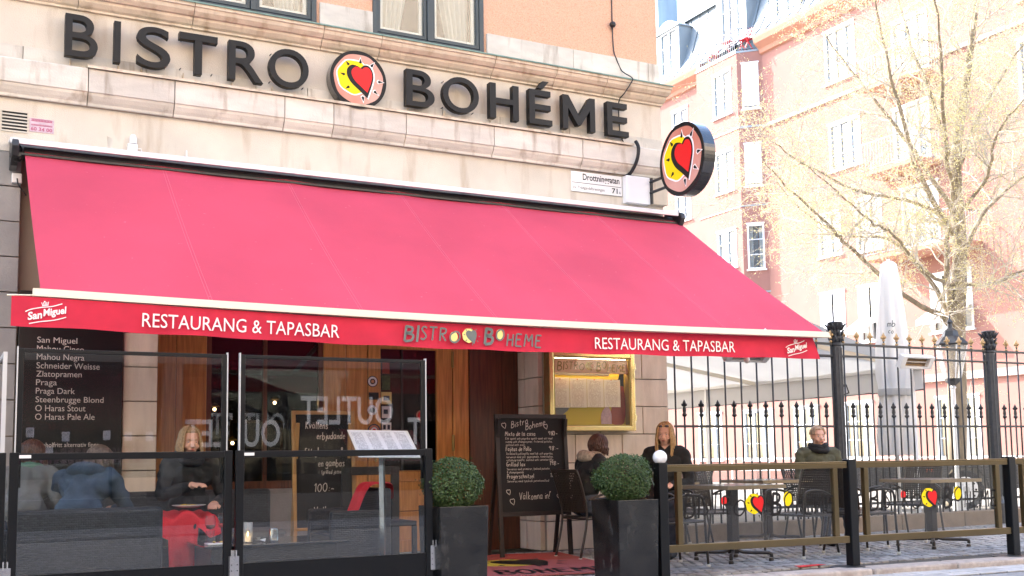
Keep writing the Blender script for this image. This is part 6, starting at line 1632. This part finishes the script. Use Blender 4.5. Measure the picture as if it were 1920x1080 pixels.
# ------------------------------------------------------------------ the tree
tr_ = thing('tree', 'tall tree in fresh yellow green leaf in front of the pink building', 'tree', (19.6, 16.62, -.13))
rnd = random.Random(11)
limbs = {
 'trunk': ([(19.62, 16.64, -.13), (19.6, 16.61, .65), (19.57, 16.46, 2.14), (19.5, 16.33, 3.63), (19.52, 16.14, 5.35), (19.37, 16.0, 7.29), (19.52, 15.73, 9.01), (19.64, 15.47, 10.72), (19.64, 15.28, 12.44)], [.26, .22, .20, .19, .15, .12, .085, .06, .03]),
 'L1': ([(19.47, 16.35, 3.5), (19.1, 16.29, 3.89), (18.24, 16.37, 4.2), (16.74, 16.48, 5.2), (16.19, 16.5, 5.6), (15.22, 16.49, 6.23), (14.36, 16.43, 6.82)], [.10, .085, .075, .055, .045, .03, .015]),
 'L2': ([(19.45, 16.34, 3.6), (19.25, 16.6, 4.52), (18.65, 17.24, 5.71), (17.99, 18.01, 5.92), (17.4, 18.7, 6.62), (17.11, 19.22, 7.46)], [.13, .07, .05, .04, .03, .015]),
 'L3': ([(19.46, 16.33, 3.7), (19.24, 16.28, 4.6), (19.2, 16.2, 5.5), (19.0, 16.09, 6.0), (17.99, 16.15, 6.31), (16.55, 16.22, 6.41), (15.25, 16.19, 6.81), (14.24, 16.11, 7.15)], [.12, .09, .075, .06, .05, .04, .025, .012]),
 'L8': ([(19.3, 16.25, 4.6), (18.5, 16.3, 4.9), (17.4, 16.0, 5.5), (16.4, 15.7, 5.65), (15.2, 15.5, 6.2), (14.3, 15.3, 6.5)], [.06, .05, .04, .03, .02, .01]),
 'R1': ([(19.55, 16.13, 5.23), (20.33, 16.05, 6.28), (21.47, 15.92, 7.15), (22.85, 15.67, 7.99)], [.08, .06, .045, .02]),
 'R2': ([(19.55, 16.25, 4.6), (19.73, 15.55, 4.55), (19.88, 14.88, 4.73), (20.2, 14.13, 4.77)], [.055, .045, .035, .02]),
 'R3': ([(19.41, 16.0, 7.06), (20.24, 15.97, 8.47), (21.26, 15.85, 9.81), (22.51, 15.59, 11.31)], [.08, .06, .04, .02]),
 'R4': ([(19.49, 16.06, 6.15), (19.47, 15.32, 6.79), (19.04, 14.67, 7.48), (18.98, 13.85, 8.0), (19.08, 13.1, 8.11)], [.06, .05, .035, .025, .015]),
 'L4': ([(19.3, 16.1, 5.69), (18.23, 15.97, 6.81), (17.45, 15.68, 8.0), (16.81, 15.45, 9.07), (16.21, 15.08, 10.15)], [.085, .07, .055, .035, .02]),
 'L5': ([(19.38, 16.03, 6.95), (19.32, 16.53, 8.87), (19.27, 17.06, 10.51), (19.35, 17.48, 12.47)], [.08, .06, .04, .02]),
 'L6': ([(19.34, 16.1, 6.15), (18.62, 16.77, 8.0), (18.12, 17.45, 9.35), (17.77, 18.17, 10.66)], [.08, .06, .04, .02]),
 'L7': ([(19.43, 16.07, 6.38), (18.48, 15.52, 7.64), (17.74, 14.85, 9.01), (16.97, 14.41, 10.46)], [.08, .06, .04, .02])}
tk = MB(); a_, r_ = limbs['trunk']; pts = catmull(a_, 6); rr_ = [np.interp(i/(len(pts)-1)*(len(r_)-1), range(len(r_)), r_) for i in range(len(pts))]
tk.tube(pts, rr_, 14); tk.build('trunk', 'bark', tr_, smooth=True)
buds = []; twig = MB()
def grow(p, d, L, r, lev):
    # twig that wanders, sags at the end and splits
    n = 4; pts = [p]; q = Vector(p)
    for k in range(n):
        d = (d+Vector((rnd.gauss(0, .16), rnd.gauss(0, .16), rnd.gauss(0, .13)-.02*lev))).normalized(); q = q+d*(L/n); pts.append(q.copy())
    rs = [r*(1-.75*k/n) for k in range(n+1)]
    twig.tube(pts, rs, 4 if r < .012 else 5, caps=False)
    if lev >= 3:
        for k in range(1, n+1):
            for _ in range(2): buds.append(pts[k]+Vector((rnd.gauss(0, .035), rnd.gauss(0, .035), rnd.gauss(0, .035))))
        return
    for k in range(1, n+1):
        for _ in range((2 if lev < 2 else 2)):
            if rnd.random() < .15: continue
            dd = (pts[k]-pts[k-1]).normalized(); side = dd.orthogonal().normalized(); side = Matrix.Rotation(rnd.uniform(0, 6.28), 3, dd) @ side
            grow(pts[k], (dd*.75+side*.75+Vector((0, 0, .12))).normalized(), L*rnd.uniform(.42, .68), max(rs[k]*.62, .0035), lev+1)
for nm, (a_, r_) in limbs.items():
    pts = catmull(a_, 5); rr_ = [float(np.interp(i/(len(pts)-1)*(len(r_)-1), range(len(r_)), r_)) for i in range(len(pts))]
    if nm != 'trunk': m = MB(); rr_ = [q*.72 for q in rr_]; m.tube([Vector(p)+Vector((rnd.gauss(0, .015), rnd.gauss(0, .015), rnd.gauss(0, .015))) for p in pts], rr_, 8); m.build('limb', 'bark', tr_, smooth=True)
    n = len(pts); st0 = int(n*(.62 if nm == 'trunk' else .22))
    for i in range(st0, n):
        for _rep in range(rnd.choice((0, 1, 1, 2) if nm[0] == 'L' else (1, 1, 2, 3))):
            p = Vector(pts[i]); dd = (p-Vector(pts[i-1])).normalized(); side = dd.orthogonal().normalized(); side = Matrix.Rotation(rnd.uniform(0, 6.28), 3, dd) @ side
            grow(p, (dd*.6+side*.9+Vector((0, 0, .15))).normalized(), rnd.uniform(.9, 1.7), min(rr_[i]*.6, .022), 1)
tag(twig.build('twigs', 'twig_pale', tr_), kind='stuff')
lf = MB()
for p in buds:
    nn = Vector((rnd.gauss(0, 1), rnd.gauss(0, 1), rnd.gauss(0, 1))).normalized(); t = nn.orthogonal().normalized(); b = nn.cross(t); s = rnd.uniform(.009, .020); k = len(lf.v)
    lf.v += [tuple(p-t*s), tuple(p+b*s*.6), tuple(p+t*s), tuple(p-b*s*.6)]; lf.f.append((k, k+1, k+2, k+3)); lf.m.append(0)
tag(lf.build('leaves', 'bud', tr_), kind='stuff')

# ------------------------------------------------------------------ the shop across the street (it shows in the glass)
ob_ = thing('shop_building', 'building across the street with an outlet shop window, mirrored in the glass screens', 'building', (5, -4, 0))
m = MB(); m.box(-25, 45, -4.4, -4.0, 3.4, 14.5).build('wall', 'opp_wall', ob_); m = MB(); m.box(-25, 45, -4.4, -3.99, 2.75, 3.399).box(-25, -3, -4.4, -4.0, -.1, 2.749).box(14, 45, -4.4, -4.0, -.1, 2.749).box(-3, 14, -4.4, -4.0, -.1, .45)
for x in (-.15, 3.55, 9.2): m.box(x, x+.3, -4.4, -4.01, .45, 2.748)
m.build('shop_front', 'opp_stone', ob_)
MB().quad((-25, -3.9, 14.5), (45, -3.9, 14.5), (45, -8, 18.5), (-25, -8, 18.5)).build('roof', 'roof_metal', ob_)
MB().box(-25, 45, -14, -4.45, 2.9, 14.4).build('upper_mass', 'opp_wall', ob_); MB().box(-3, 14, -7.2, -7.1, -.1, 2.9).box(-3, 14, -7.1, -4.41, 2.76, 2.9).box(-3, 14, -7.1, -4.41, -.1, .1).build('shop_interior', 'shop_dark', ob_)
MB().box(-3, 14, -4.30, -4.29, .46, 2.74).build('shop_pane', 'dark_pane', ob_)
m = MB()
for k in range(9): m.box(-3+k*1.9, -2.95+k*1.9, -4.40, -4.31, .45, 2.75)
m.build('mullion', 'iron', ob_)
w = MB()
for k in range(10):
    for z in (4.2, 7.6): w.box(-8+k*4.2, -6.6+k*4.2, -4.02, -3.985, z, z+2.0)
w.build('window', 'window_green', ob_)
Bo = basis((0, -4.28, 0), (-1, 0, 0), (0, 1, 0)); t = MB()
put_text(t, 'OUTLET', Bo, -7.85, -6.03, 1.70, 2.24, .002, offset=.015); put_text(t, 'OUTLET', Bo, -5.64, -3.95, 1.30, 1.80, .002, offset=.015); put_text(t, 'OUTLET', Bo, -10.1, -8.15, 1.32, 1.85, .002, offset=.015)
t.build('lettering', 'sign_white', ob_)
sh = thing('shop_shelf', 'shelf with rows of bottles in the shop window across the street', 'shelf', (1.9, -4.7, .8)); MB().box(-2, 3.4, -4.85, -4.45, 1.02, 1.05).build('board', 'white_paint', sh); MB().box(-2, 3.4, -4.86, -4.84, .1, 1.02).build('panel', 'white_paint', sh)
pbm = None
for k in range(46):
    x = -1.9+k*.115; ty = k % 9
    if k in (0, 25, 34):
        b = MB(); (b.lathe([(.036, 0), (.038, .16), (.012, .20), (.012, .24)], (0, 0, 0), 10) if k != 34 else b.lathe([(.045, 0), (.045, .08), (.047, .085), (.045, .17), (.047, .175), (.045, .26)], (0, 0, 0), 10))
        pbm = b.build('bottle', ['bottle_pale', 'bottle_mix', 'plaque'][(0, 25, 34).index(k)], None, base=(0, 0, 0)); o = pbm
    else: o = pbm.copy(); COL.objects.link(o)
    o.location = (x, -4.65, 1.052); tag(o, ['pale bottle in the left row on the shelf across the street, mirrored in the glass', 'purple bottle in the middle row on the shelf across the street, mirrored in the glass', 'stacked pink jars at the end of the shelf across the street, mirrored in the glass'][0 if k < 25 else 1 if k < 34 else 2], 'bottle', 'bottles in the shop window')
pp = None
for (x, z) in ((1.45, 1.57), (2.0, 1.50), (2.65, 1.52), (3.0, 1.50), (3.35, 1.50), (1.75, 1.25), (3.6, 1.9), (3.62, 1.62)):
    if pp is None: pp = MB().box(-.06, .06, -.002, .002, -.08, .08).build('paper_note', 'small_print', None, base=(0, 0, 0)); o = pp
    else: o = pp.copy(); COL.objects.link(o)
    o.location = (x, -4.275, z); tag(o, 'paper note taped to the shop window across the street, seen as a reflection', 'paper', 'paper notes on the shop window')
